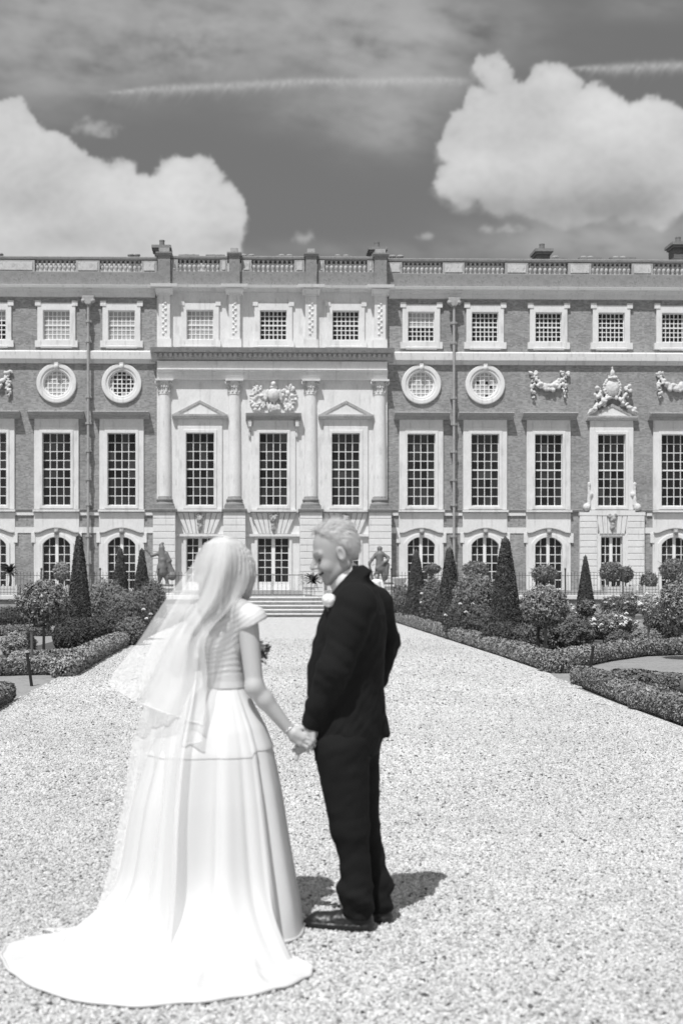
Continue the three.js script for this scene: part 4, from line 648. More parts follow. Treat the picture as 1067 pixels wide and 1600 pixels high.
{ const p = gz(372, 51); p.y = BASE; tag(tub(p, 0.80, 0.55), 'white boarded planter box at the steps behind the bride\'s head', 'planter', 'tubs on the terrace'); const q = p.clone(); q.y += 0.5; spiky(q, 30, 0.4, 'spiky dark plant in the box behind the bride\'s head', 0.05); }
{ const p = gz(16, 51); p.y = BASE; tag(tub(p, 0.7, 0.45), 'pale tub under the palm at the far left', 'planter', 'tubs on the terrace'); const q = p.clone(); q.y += 0.4; spiky(q, 60, 0.55, 'small palm on a thin trunk at far left of the terrace', 0.62, 0.10); }

// clipped box hedges: a run of bumpy rounded body along a line
function hedge(pts, w, h, n, label, { tone = 0.16, size = 0.022 } = {}) {
  const t = group('box_hedge'); tag(t, label, 'hedge', 'clipped box hedges');
  const P3 = pts.map(([x, z]) => V(x, 0, z)), lens = [0]; for (let i = 1; i < P3.length; i++) lens.push(lens[i - 1] + P3[i].distanceTo(P3[i - 1]));
  const total = lens[lens.length - 1], at = (s) => { let i = 1; while (i < P3.length - 1 && lens[i] < s) i++; const k = (s - lens[i - 1]) / (lens[i] - lens[i - 1]), d = P3[i].clone().sub(P3[i - 1]).normalize(); return [P3[i - 1].clone().lerp(P3[i], k), d]; };
  const s0 = ru() * 60, body = (x, y, z) => 1 + 0.20 * fbm(x * 2.2 + s0, y * 2.2, z * 2.2, 3) + 0.05 * noise(x * 9, y * 9, z * 9);
  const put = (s, a, k) => { const over = s < 0 ? s : s > total ? s - total : 0, [c, d] = at(clamp(s, 0.001, total - 0.001)), sx = V(-d.z, 0, d.x), e = 3.2, ca = cos(a), sa = sin(a), q = (abs(ca) ** e + abs(sa) ** e) ** (-1 / e), endk = sqrt(clamp(1 - (over / (w / 2)) ** 2)), u = ca * q * w / 2 * endk, v = sa * q; const X = c.x + sx.x * u + d.x * over, Z = c.z + sx.z * u + d.z * over, Y = h * (v * 0.5 + 0.5) * (0.55 + 0.45 * endk), b = body(X, Y, Z) * k; return [V(c.x + (X - c.x) * b, Y * b, c.z + (Z - c.z) * b), V(sx.x * ca + d.x * over * 4, sa, sx.z * ca + d.z * over * 4)]; };
  const L = new Leaves();
  for (let i = 0; i < n; i++) { const endy = ru() < min(0.35, 0.8 * w / total), far = ru() < 0.5, s = endy ? (far ? total + w / 2 * ru() ** 0.35 : -w / 2 * ru() ** 0.35) : -w / 2 + ru() * (total + w), [p, nn] = put(s, -0.9 + ru() * (PI + 1.8), endy ? sqrt(ru()) : 1 - 0.2 * ru() ** 2); nn.add(onSphere().multiplyScalar(1.1)).add(V(0, 0.3, 0)).normalize(); L.add(p.x, p.y, p.z, nn, size * (0.6 + 0.8 * ru()), 0.55, 1.5 * tone * (0.5 + ru()) * (1 + 0.4 * noise(p.x * 1.5 + s0, p.z * 1.5, 3))); }
  mesh('foliage', L.geo(), M.leaf, t);
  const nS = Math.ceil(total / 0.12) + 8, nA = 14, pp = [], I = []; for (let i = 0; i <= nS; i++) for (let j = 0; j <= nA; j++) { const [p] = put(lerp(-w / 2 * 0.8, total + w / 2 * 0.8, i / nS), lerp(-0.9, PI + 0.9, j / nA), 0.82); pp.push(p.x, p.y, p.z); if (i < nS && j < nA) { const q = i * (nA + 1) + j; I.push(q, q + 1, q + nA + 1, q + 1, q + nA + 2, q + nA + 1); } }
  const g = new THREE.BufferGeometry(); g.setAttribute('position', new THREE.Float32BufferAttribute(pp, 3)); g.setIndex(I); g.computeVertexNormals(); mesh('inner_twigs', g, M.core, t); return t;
}
const gp = (x, y, ox = 0, oz = 0) => { const p = G(x, y); return [p.x + ox, p.z + oz]; };
hedge([gp(612, 972, 0.24), gp(700, 1001, 0.24), gp(780, 1027, 0.24), gp(852, 1051, 0.2)], 0.42, 0.31, 52000, 'long low hedge edging the right side of the path up to the steps', { tone: 0.17, size: 0.026 });
hedge([gp(862, 1050, 0, -0.1), gp(928, 1034, 0.1, -0.1), [7.6, -23.6], [11, -25]], 0.44, 0.32, 16000, 'low hedge turning right along the lawn behind the black post', { tone: 0.16, size: 0.026 });
hedge([gp(892, 1070, 0.2, 0), gp(960, 1098, 0.2), gp(1067, 1138, 0.22), [4.55, -9.5]], 0.4, 0.25, 60000, 'nearest low hedge along the path at the right edge', { tone: 0.15 });
hedge([gp(950, 1073, 0.2, 0), gp(1000, 1080), gp(1067, 1084), [9, -15.6]], 0.4, 0.26, 24000, 'second low hedge running right from the nearest one', { tone: 0.12 });
hedge([gp(985, 1110, 0.2, -0.05), gp(989, 1111, 0.22, -0.07)], 0.44, 0.29, 9000, 'rounded box bush bulging from the nearest right hedge', { tone: 0.16 });
hedge([gp(288, 970, -0.24), gp(215, 1004, -0.24), gp(160, 1034, -0.22), gp(116, 1058, -0.16)], 0.42, 0.32, 42000, 'long low hedge edging the left side of the path behind the veil', { tone: 0.19, size: 0.026 });
hedge([gp(104, 1055, 0, -0.1), gp(60, 1054, 0, -0.1), gp(0, 1056, 0, -0.1), [-6, -18.6]], 0.42, 0.28, 17000, 'low hedge turning left along the lawn behind the black post', { tone: 0.16, size: 0.026 });
hedge([gp(130, 1036, 0, -0.3), gp(75, 1040, 0, -0.3), gp(35, 1040, -0.1, -0.3)], 0.36, 0.25, 10000, 'inner row of low hedge under the left ball tree', { tone: 0.20, size: 0.026 });
hedge([gp(36, 1096, -0.3), gp(5, 1116, -0.3), [-3.05, -11]], 0.42, 0.24, 30000, 'nearest low hedge along the path at the left edge', { tone: 0.15 });
hedge([[-12, -32.5], [-8, -32.4], [-5.4, -32.3]], 0.5, 0.28, 9000, 'far low hedge across the left lawn', { tone: 0.11, size: 0.03 });

// posts
function post(a, b, r, label, m = M.dark) { const t = group('garden_post', null, a); tag(t, label, 'post'); const d = b.clone().sub(a), L = d.length(); const s = mesh('stake', new THREE.CylinderGeometry(r * 0.95, r, L, 8).translate(0, L / 2, 0), m, t); s.quaternion.setFromUnitVectors(V(0, 1, 0), d.clone().normalize()); const c = mesh('post_cap', new THREE.CylinderGeometry(r * 1.1, r * 1.1, 0.02, 8).translate(0, L, 0), m, t); c.quaternion.copy(s.quaternion); return t; }
{ const a = G(50, 1072), b = atZ(43, 1021, -a.z); post(a, b, 0.022, 'black leaning post at the left lawn corner'); }
{ const a = G(51, 1040), b = atZ(50, 989, -a.z); post(a, b, 0.025, 'grey short stake beside the left ball tree', M.trunk); }
{ const a = G(921, 1053), b = atZ(926, 1011, -a.z); post(a, b, 0.024, 'black post on the right lawn behind the nearest hedge'); }
{ const a = G(1010, 1018), b = atZ(1014, 978, -a.z); post(a, b, 0.022, 'pale leaning stake tied to the sparse rose standard', M.bark); }

// bronze figures on the terrace, and the urn
function figure(name, label, px, d, yFeet, prims, hPx) {
  const k = d / F, p = atZ(px, CY, d); p.y = BASE; const y0 = EYE + (CY - yFeet) * k - BASE, t = group(name, null, p); tag(t, label, 'statue', 'bronze statues on the terrace');
  mesh('pedestal', uvm(join([bx(-0.5, 0.5, 0, y0 - 0.14, -0.4, 0.4), bx(-0.56, 0.56, 0, 0.12, -0.46, 0.46), bx(-0.58, 0.58, y0 - 0.14, y0 - 0.06, -0.48, 0.48)])), M.stone, t);
  const K = (v) => V(v[0] * k, y0 + v[1] * k, (v[2] ?? 0) * k);
  const list = prims.map((q) => ({ a: K(q[0]), b: q[1] ? K(q[1]) : null, r: q[2] * k, s: (q[3] ?? q[2]) * k, k: q[4] ?? 0.06 }));
  mesh('figure', nets((x, y, z) => { let v = 9; for (const q of list) v = smin(v, q.b ? cap(x, y, z, q.a, q.b, q.r, q.s) : hypot(x - q.a.x, y - q.a.y, z - q.a.z) - q.r, q.k); v = smin(v, max(hypot(x, z * 1.2) - 0.5, abs(y - y0 + 0.02) - 0.05), 0.03); return v + 0.012 * noise(x * 14, y * 6, z * 14) + 0.008 * noise(x * 30, y * 30, z * 30); }, V(-1.3, y0 - 0.1, -0.6), V(1.0, y0 + hPx * k + 0.2, 0.6), 0.028), M.bronze, t);
}
figure('warrior_statue', 'bronze helmeted warrior statue stretching out one arm, left terrace', 253, 51.5, 914, [[[0, 57], null, 4.6, 4.6], [[0, 60], [1, 66], 3, 1], [[-3, 63], [3, 65], 1.5, 1], [[0, 52], [1, 40], 5, 6.2], [[1, 38], [1, 28], 6.4, 7], [[0, 28], [0, 20], 7.4, 8], [[-3, 24], [-3, 10], 4.4, 3], [[-3, 10], [-4, 1], 2.8, 2], [[4, 22], [7, 11], 4.2, 3], [[7, 11], [9, 1], 2.8, 2.2], [[-5, 49], [-15, 46], 3, 2.4], [[-15, 46], [-24, 55], 2.3, 1.7], [[-24, 55], [-25, 62], 1.8, 1.2], [[7, 48], [13, 38], 3.2, 2.6], [[13, 38], [6, 34], 2.4, 2], [[6, 49, -3], [14, 20, -3], 4, 5], [[16, 14, -2], null, 7, 7, 0.03], [[11, 30, -3], [17, 22, -3], 3, 3]], 70);
figure('bearded_statue', 'bronze bare chested statue leaning on a club, right terrace', 593, 51.5, 911, [[[0, 54], null, 4.2, 4.2], [[0, 50], [0, 46], 3, 3.6], [[0, 44], [0, 32], 6.6, 5.6], [[0, 30], [0, 22], 6, 6.6], [[-3, 22], [-4, 10], 4.2, 3], [[-4, 10], [-4, 1], 2.8, 2], [[4, 22], [6, 11], 4.2, 3], [[6, 11], [6, 1], 2.8, 2], [[-6, 45], [-12, 37], 2.8, 2.4], [[-12, 37], [-16, 30], 2.2, 1.8], [[-17, 33], [-11, 4], 1.6, 2.4], [[6, 45], [13, 40], 2.8, 2.4], [[13, 40], [12, 34], 2.2, 1.8], [[13, 37, 3], [-5, 23, 4], 1.6, 2], [[11, 28, -3], [9, 8, -3], 5, 4]], 60);
{ const p = atZ(623, CY, 51.2); p.y = BASE; const t = group('stone_urn', null, p); tag(t, 'small white stone urn on a foot behind the far right yew cone', 'urn'); mesh('bowl', lathe([[0.03, 0.42], [0.16, 0.46], [0.28, 0.6], [0.33, 0.74], [0.36, 0.76], [0.35, 0.79], [0.3, 0.77], [0.05, 0.7]], 20), M.stone, t); mesh('foot', lathe([[0.2, 0], [0.2, 0.06], [0.1, 0.12], [0.07, 0.3], [0.1, 0.42]], 16), M.stone, t); }
// ---------------------------------------------------------------- the couple
const rp = rng(123);
const skin = mat(0.38, { roughness: 0.6 }), paleSkin = mat(0.47, { roughness: 0.6 }), suit = new THREE.MeshPhysicalMaterial({ color: grey(0.012), roughness: 0.95, specularIntensity: 0.35, side: THREE.DoubleSide }), leather = mat(0.012, { roughness: 0.42 }), shirtM = mat(0.85, { roughness: 0.7 }), greyHair = mat(0.56, { roughness: 0.55 }), blonde = mat(0.40, { roughness: 0.5 });
const satin = mat(0.655, { roughness: 0.55 });
const yPix = (y, d) => CY - (y - EYE) * F / d;
function tabled(T) { return (y) => { if (y <= T[0][0]) return T[0]; for (let i = 1; i < T.length; i++) if (y <= T[i][0]) { const k = (y - T[i - 1][0]) / (T[i][0] - T[i - 1][0]); return T[i].map((v, j) => lerp(T[i - 1][j], v, k)); } return T[T.length - 1]; }; }
// a head: origin between the ears, forward f, up u, left l
function headField(o, f, u, l, fem = 0) {
  const w = fem ? 0.94 : 1;
  return (x, y, z) => {
    const dx = x - o.x, dy = y - o.y, dz = z - o.z, a = (dx * f.x + dy * f.y + dz * f.z) / w, b = (dx * u.x + dy * u.y + dz * u.z) / w, s = (dx * l.x + dy * l.y + dz * l.z) / w, c = abs(s);
    const E = (ca, cb, cc, ra, rb, rc) => { const p = (a - ca) / ra, q = (b - cb) / rb, r = (c - cc) / rc, k = hypot(p, q, r); return k < 1e-6 ? -min(ra, rb, rc) : k * (k - 1) / hypot(p / ra, q / rb, r / rc); };
    const Cp = (a0, b0, c0, a1, b1, c1, r0, r1) => { const ux = a1 - a0, uy = b1 - b0, uz = c1 - c0, t = clamp(((a - a0) * ux + (b - b0) * uy + (c - c0) * uz) / (ux * ux + uy * uy + uz * uz)); return hypot(a - a0 - ux * t, b - b0 - uy * t, c - c0 - uz * t) - lerp(r0, r1, t); };
    let d = E(-0.012, 0.042, 0, 0.098, 0.094, 0.076);
    d = smin(d, E(0.034, -0.028, 0, 0.060, 0.082, 0.058), 0.03);
    d = smin(d, Cp(-0.018, -0.052, 0.044, 0.062, -0.092, 0.016, 0.021, 0.017), 0.025);
    d = smin(d, E(0.070, -0.098, 0, 0.019, 0.017, 0.022), 0.016);
    d = smin(d, E(0.058, -0.034, 0.037, 0.028, 0.026, 0.022), 0.016);
    d = smin(d, Cp(0.082, 0.030, 0.010, 0.068, 0.027, 0.046, 0.012, 0.010), 0.014);
    d = smax(d, -E(0.102, 0.004, 0.033, 0.028, 0.015, 0.021), 0.010);
    d = smin(d, E(0.072, 0.005, 0.031, 0.0125, 0.011, 0.0125), 0.003);
    d = smin(d, Cp(0.072, -0.006, 0.022, 0.066, -0.005, 0.042, 0.005, 0.005), 0.006);
    d = smin(d, Cp(0.088, 0.020, 0, 0.113, -0.020, 0, 0.008, 0.0125), 0.010);
    d = smin(d, E(0.098, -0.026, 0.011, 0.010, 0.007, 0.007), 0.006);
    d = smin(d, E(0.088, -0.049, 0, 0.011, 0.006, 0.024), 0.006);
    d = smin(d, E(0.085, -0.066, 0, 0.011, 0.0065, 0.020), 0.006);
    d = smax(d, -E(0.096, -0.0575, 0, 0.013, 0.0032, 0.026), 0.004);
    d = smax(d, -Cp(0.094, -0.028, 0.022, 0.078, -0.062, 0.036, 0.003, 0.003), 0.008);
    let e = E(-0.014, -0.002, 0.078, 0.019, 0.033, 0.011); e = smax(e, -E(-0.008, 0.000, 0.088, 0.011, 0.021, 0.009), 0.006); d = smin(d, e, 0.006);
    return d * w;
  };
}
const basis = (yaw, pitch, roll = 0) => { const f = V(sin(yaw) * cos(pitch), sin(pitch), -cos(yaw) * cos(pitch)), r = V(cos(yaw), 0, sin(yaw)), l = r.clone().negate(), u = f.clone().cross(l).multiplyScalar(1).normalize(); return { f, u, l }; };   // yaw 0 looks away from the camera, positive to the right
const box3 = (c, h) => [V(c.x - h, c.y - h, c.z - h), V(c.x + h, c.y + h, c.z + h)];
const bounds = (pts, m) => { const lo = V(1e9, 1e9, 1e9), hi = V(-1e9, -1e9, -1e9); for (const p of pts) { lo.min(p); hi.max(p); } return [lo.addScalar(-m), hi.addScalar(m)]; };
const chainField = (list, k) => (x, y, z) => { let d = 9; for (const q of list) { const v = cap(x, y, z, q[0], q[1], q[2], q[3]); d = smin(d, v, q[4] ?? k); } return d; };
const fingers = (list, at) => list.flatMap((pts) => { const P3 = pts.map((p) => at(p[0], p[1], p[2])), out = []; for (let i = 1; i < P3.length; i++) out.push([P3[i - 1], P3[i], pts[i - 1][3], pts[i][3], 0.004]); return out; });
// short hair blades standing on a surface
function strands(n, make) { const p = [], I = [], nn = []; for (let i = 0; i < n; i++) { const pts = make(i), w = pts.w; for (let k = 0; k < pts.length; k++) { const t = k < pts.length - 1 ? pts[k + 1].clone().sub(pts[k]) : pts[k].clone().sub(pts[k - 1]), s = t.cross(pts.n).normalize().multiplyScalar(w * (1 - 0.85 * k / (pts.length - 1))); p.push(pts[k].x - s.x, pts[k].y - s.y, pts[k].z - s.z, pts[k].x + s.x, pts[k].y + s.y, pts[k].z + s.z); nn.push(pts.n.x, pts.n.y, pts.n.z, pts.n.x, pts.n.y, pts.n.z); if (k < pts.length - 1) { const q = p.length / 3 - 2; I.push(q, q + 1, q + 2, q + 1, q + 3, q + 2); } } } const g = new THREE.BufferGeometry(); g.setAttribute('position', new THREE.Float32BufferAttribute(p, 3)); g.setAttribute('normal', new THREE.Float32BufferAttribute(nn, 3)); g.setIndex(I); return g; }
const bare = (g) => { const h = g.clone(); for (const k of Object.keys(h.attributes)) if (k !== 'position' && k !== 'normal') h.deleteAttribute(k); return h; };

// ---- groom
{
  const DG = 5.23, g = (x, y, z = 0) => atZ(x, y, DG - z), px = DG / F;
  const t = group('person', null); tag(t, 'grey haired groom in a dark suit smiling down at the bride', 'person', 'wedding couple');
  const PH = 0.34, fw = V(-cos(PH), 0, -sin(PH)), lf = V(-sin(PH), 0, cos(PH));
  const hb = basis(-PI / 2 - 0.04, -0.33), ho = g(525, 867, 0.02), head = headField(ho, hb.f, hb.u, hb.l);
  const neck = [[g(549, 917, 0.0), g(531, 885, 0.01), 0.05, 0.052]];
  const headN = (x, y, z) => smin(head(x, y, z), cap(x, y, z, neck[0][0], neck[0][1], 0.05, 0.052), 0.02);
  const armN = [g(556, 948, 0.16), g(522, 1048, 0.19), g(485, 1132, 0.12)], armF = [g(586, 948, -0.15), g(605, 1003, -0.21), g(588, 1062, -0.13)];
  const hipN = g(533, 1168, 0.08), kneeN = g(546, 1292, 0.085), ankN = g(558, 1420, 0.075), hipF = g(552, 1168, -0.08), kneeF = g(563, 1285, -0.07), ankF = g(588, 1418, -0.06);
  const core = [[g(549, 950), g(545, 1000), 0.08, 0.11, 0.06], [g(545, 1000), g(542, 1120), 0.12, 0.11, 0.06], [g(542, 1120), g(542, 1160), 0.11, 0.12, 0.06], [armN[0], armN[1], 0.05, 0.042], [armN[1], armN[2], 0.042, 0.03], [armF[0], armF[1], 0.05, 0.042], [armF[1], armF[2], 0.042, 0.03], [hipN, kneeN, 0.075, 0.055], [kneeN, ankN, 0.055, 0.04], [hipF, kneeF, 0.075, 0.055], [kneeF, ankF, 0.055, 0.04], [ankN, g(510, 1446, 0.02), 0.035, 0.02], [ankF, g(555, 1440, -0.1), 0.035, 0.02], neck[0]];
  const bodyG = nets(chainField(core, 0.03), ...bounds(core.flatMap((q) => [q[0], q[1]]), 0.16), 0.014);
  const headG = nets(headN, V(ho.x - 0.17, ho.y - 0.19, ho.z - 0.15), V(ho.x + 0.17, ho.y + 0.16, ho.z + 0.15), 0.0034);
  const hz = 0.12, hand = [[g(485, 1131, hz), g(483, 1146, hz), 0.027, 0.030], [g(484, 1143, hz - 0.01), g(476, 1160, hz - 0.01), 0.027, 0.024], [g(488, 1145, hz), g(483, 1160, hz + 0.01), 0.024, 0.020],
    ...fingers([[[477, 1160, hz - 0.022, 0.0105], [467, 1170, hz - 0.03, 0.010], [463, 1187, hz - 0.012, 0.0085]], [[480, 1162, hz - 0.01, 0.0105], [470, 1174, hz - 0.02, 0.010], [459, 1172, hz - 0.02, 0.0085]], [[483, 1161, hz, 0.010], [475, 1172, hz - 0.01, 0.0095], [463, 1166, hz - 0.02, 0.008]], [[486, 1158, hz + 0.01, 0.0095], [480, 1168, hz + 0.006, 0.0085], [470, 1166, hz, 0.0075]], [[489, 1144, hz + 0.022, 0.0125], [489, 1156, hz + 0.033, 0.0105], [484, 1164, hz + 0.034, 0.0085]]], g)];
  const handG = nets(chainField(hand, 0.012), ...bounds(hand.flatMap((q) => [q[0], q[1]]), 0.04), 0.0032);
  mesh('body', mergeGeometries([bare(bodyG), bare(headG), bare(handG)]), skin, t);
  // hair
  const L5 = (x, y, z) => { const dx = x - ho.x, dy = y - ho.y, dz = z - ho.z; return [dx * hb.f.x + dy * hb.f.y + dz * hb.f.z, dx * hb.u.x + dy * hb.u.y + dz * hb.u.z, dx * hb.l.x + dy * hb.l.y + dz * hb.l.z]; };
  const line = tabled([[-0.07, -0.045], [-0.02, -0.030], [0.02, 0.000], [0.05, 0.018], [0.08, 0.042], [0.105, 0.066], [0.125, 0.085], [0.16, 0.12]]);
  const hairF = (x, y, z) => { const [a, b, s] = L5(x, y, z); let d = hypot((a + 0.014) / 0.098, (b - 0.042) / 0.096, s / 0.078); d = (d - 1) * 0.088 - 0.004 - 0.005 * sstep(0.06, 0.13, b) - 0.003 * noise(a * 26, b * 26, s * 26) - 0.002 * noise(a * 24, b * 70, s * 90) - 0.0015 * noise(a * 60, b * 160, s * 200); d += 0.012 * sstep(-0.045, 0.0, a - line(b)[1]); d = smax(d, a - line(b)[1] - 0.004, 0.010); d = smax(d, -0.068 - b - a * 0.2, 0.008); return smax(d, -(hypot((a + 0.012) / 0.021, b / 0.036, (abs(s) - 0.08) / 0.03) - 1) * 0.02, 0.006); };
  const hairG = nets(hairF, V(ho.x - 0.16, ho.y - 0.12, ho.z - 0.14), V(ho.x + 0.16, ho.y + 0.19, ho.z + 0.14), 0.004);
  const hp = hairG.attributes.position, hn = hairG.attributes.normal;
  const tufts = strands(7000, () => { const i = floor(rp() * hp.count), p = V().fromBufferAttribute(hp, i), n = V().fromBufferAttribute(hn, i).negate(), [, b] = L5(p.x, p.y, p.z), out = n.dot(p.clone().sub(ho)) < 0 ? n.negate() : n, L = (0.016 + 0.020 * sstep(0.07, 0.13, b) * (0.3 + 1.4 * rp())) * (0.5 + rp()), quiff = sstep(0.09, 0.13, b) * sstep(-0.03, 0.04, L5(p.x, p.y, p.z)[0]), flowV = hb.f.clone().multiplyScalar(-0.9).addScaledVector(hb.u, -0.55 + 0.5 * sstep(0.02, 0.1, b)).addScaledVector(hb.l, 0.4 * (rp() - 0.5)), dir = flowV.addScaledVector(out, -flowV.dot(out)).normalize().addScaledVector(out, 0.20 + 0.8 * quiff * rp()).add(V(rp() - 0.5, rp() - 0.5, rp() - 0.5).multiplyScalar(0.25 + 0.7 * quiff)).normalize(), pts = [0, 0.5, 1].map((k) => p.clone().addScaledVector(dir, L * k).add(V(0, -0.004 * k * k, 0))); pts.w = 0.0010; pts.n = out.clone(); return pts; });
  mesh('hair', mergeGeometries([bare(hairG), bare(tufts)]), greyHair, t);
  mesh('eyebrow', strands(90, (i) => { const s = i & 1 ? 1 : -1, k = rp(), P0 = ho.clone().addScaledVector(hb.f, 0.096 - 0.02 * k).addScaledVector(hb.u, 0.030 + 0.004 * rp()).addScaledVector(hb.l, s * (0.014 + 0.034 * k)), d = hb.l.clone().multiplyScalar(s).addScaledVector(hb.u, 0.3).addScaledVector(hb.f, -0.2), pts = [0, 0.5, 1].map((q) => P0.clone().addScaledVector(d, 0.012 * q)); pts.w = 0.0012; pts.n = hb.f; return pts; }), greyHair, t);
  const hAt = (a, u, l) => ho.clone().addScaledVector(hb.f, a).addScaledVector(hb.u, u).addScaledVector(hb.l, l);
  const placeOn = (geo, a, u, l, name, m) => { const q = mesh(name, geo, m, t); q.position.copy(hAt(a, u, l)); q.quaternion.setFromRotationMatrix(new THREE.Matrix4().makeBasis(hb.f, hb.u, hb.f.clone().cross(hb.u))); };
  for (const s of [-1, 1]) placeOn(new THREE.SphereGeometry(1, 12, 8).scale(0.0085, 0.0065, 0.0165), 0.0785, 0.0030, s * 0.034, 'eye_and_brow_shade', mat(0.03, { roughness: 0.2 }));  // dark eye made oversize: its colour includes brow shadow and lashes
  { const smile = [[0.070, -0.044, 0.040], [0.083, -0.053, 0.030], [0.0915, -0.0575, 0.014], [0.0945, -0.0585, 0]], both = [...smile, ...smile.slice(0, 3).reverse().map(([a, u, l]) => [a, u, -l])]; mesh('mouth_and_cheek_shade', tube(both.map(([a, u, l]) => hAt(a, u, l)), 0.0050, 0.0050, 7, 30), mat(0.05), t); }  // dark lip line, lengthened to paint in shadow below cheek and mouth corner
  // jacket
  const T = tabled([[886, 553, 562, 0.045], [893, 548, 568, 0.07], [905, 538, 580, 0.115], [920, 525, 592, 0.165], [940, 508, 600, 0.195], [960, 502, 605, 0.205], [1000, 490, 604, 0.20], [1040, 480, 601, 0.185], [1080, 479, 599, 0.178], [1120, 482, 600, 0.18], [1150, 487, 599, 0.188], [1172, 491, 594, 0.19], [1190, 492, 590, 0.19]]);
  const ax = V(-0.70, 0.70, -0.14).normalize(), cc = g(540, 904, 0.0);
  const ctr = g(0, 905); const x0 = g(426, 905).x;
  const sleeveN = (x, y, z) => smin(cap(x, y, z, armN[0], armN[1], 0.088, 0.07), cap(x, y, z, armN[1], armN[2], 0.07, 0.046), 0.02);
  const cuffDir = armN[2].clone().sub(armN[1]).normalize();
  const jacketF = (x, y, z) => {
    const yp = yPix(y, DG), [, xl, xr, al] = T(yp), L = g(xl, yp).x, R = g(xr, yp).x, c = (L + R) / 2, hw = (R - L) / 2, af = sqrt(max(1e-5, hw * hw - (al * sin(PH)) ** 2)) / cos(PH), qx = x - c, qz = z + DG, a = qx * fw.x + qz * fw.z, b = qx * lf.x + qz * lf.z, k = hypot(a / af, b / al);
    let d = (k - 1) * min(af, al);
    d = smax(d, (yp - 1183 - 5 * sin(a * 9)) * px, 0.008); d = max(d, (884 - yp) * px);
    const ve = cap(x, y, z, g(583, 1092, 0.0), g(607, 1150, 0.03), 0.038, 0.012); d = smin(d, smax(ve, (yp - 1156) * px, 0.006), 0.03);
    d += 0.007 * noise(x * 8, y * 14 + x * 14, z * 8) + 0.004 * noise(x * 22, y * 30 - x * 30, z * 22);
    d -= 0.006 * exp(-(((b - 0.10) / 0.012) ** 2)) * (a > 0.02 && yp > 930 && yp < 1010 ? 1 : 0);
    d = smin(d, smin(cap(x, y, z, g(553, 919), g(556, 942, 0.15), 0.05, 0.085), cap(x, y, z, g(555, 919), g(584, 944, -0.14), 0.05, 0.08), 0.03), 0.03);
    { const dx = x - cc.x, dy = y - cc.y, dz = z - cc.z, h = dx * ax.x + dy * ax.y + dz * ax.z, r = sqrt(max(0, dx * dx + dy * dy + dz * dz - h * h)); d = smin(d, smax(abs(r - 0.084 + h * 0.2) - 0.009, abs(h + 0.034) - 0.028, 0.010), 0.02); }
    const el = y - armN[1].y; let s = sleeveN(x, y, z) + 0.011 * noise(x * 10 + y * 9, y * 16 + x * 10, z * 8) + 0.004 * noise(x * 30 + y * 20, y * 40, z * 14) * exp(-((el / 0.14) ** 2));
    const ce = (x - armN[2].x) * cuffDir.x + (y - armN[2].y) * cuffDir.y + (z - armN[2].z) * cuffDir.z; s = smax(s, ce - 0.012, 0.004);
    let f = smin(cap(x, y, z, armF[0], armF[1], 0.08, 0.056), cap(x, y, z, armF[1], armF[2], 0.056, 0.05), 0.02) + 0.005 * noise(x * 16, y * 30, z * 12);
    return smin(smin(d, f, 0.025), s, 0.018);
  };
  mesh('jacket', nets(jacketF, bounds([g(470, 880, 0), g(630, 1162, 0)], 0.0)[0].add(V(-0.03, -0.09, -0.34)), bounds([g(470, 880, 0), g(630, 1190, 0)], 0.0)[1].add(V(0.03, 0.01, 0.32)), 0.0075), suit, t);
  // trousers
  const legs = [[hipN, kneeN, 0.118, 0.084], [kneeN, g(555, 1347, 0.085), 0.082, 0.062], [g(555, 1347, 0.085), g(555, 1394, 0.08), 0.063, 0.074], [g(555, 1394, 0.08), g(561, 1422, 0.075), 0.073, 0.064], [hipF, kneeF, 0.116, 0.082], [kneeF, g(574, 1335, -0.065), 0.080, 0.070], [g(574, 1335, -0.065), g(586, 1385, -0.06), 0.070, 0.072], [g(586, 1385, -0.06), g(588, 1428, -0.06), 0.072, 0.068]];
  const lf1 = chainField(legs.slice(0, 4), 0.02), lf2 = chainField(legs.slice(4), 0.02), pc = g(543, 1150);
  const trF = (x, y, z) => { const yp = yPix(y, DG), fall = sstep(1330, 1420, yp); let d = smin(lf1(x, y, z), lf2(x, y, z), 0.006); d = smin(d, ell(x, y, z, pc, 0.13, 0.13, 0.17), 0.03); d += (0.004 + 0.007 * fall) * noise(x * 12 + y * 10, y * 22 - x * 14, z * 12) + 0.006 * fall * sin(y * 62 + x * 30); const k = 1424 + 0.10 * (x - g(530, 1424).x) / px; return smax(d, (yp - k) * px, 0.005); };
  mesh('trousers', nets(trF, V(g(480, 905).x, g(0, 1436).y, -DG - 0.3), V(g(625, 905).x, g(0, 1110).y, -DG + 0.3), 0.0075), suit, t);
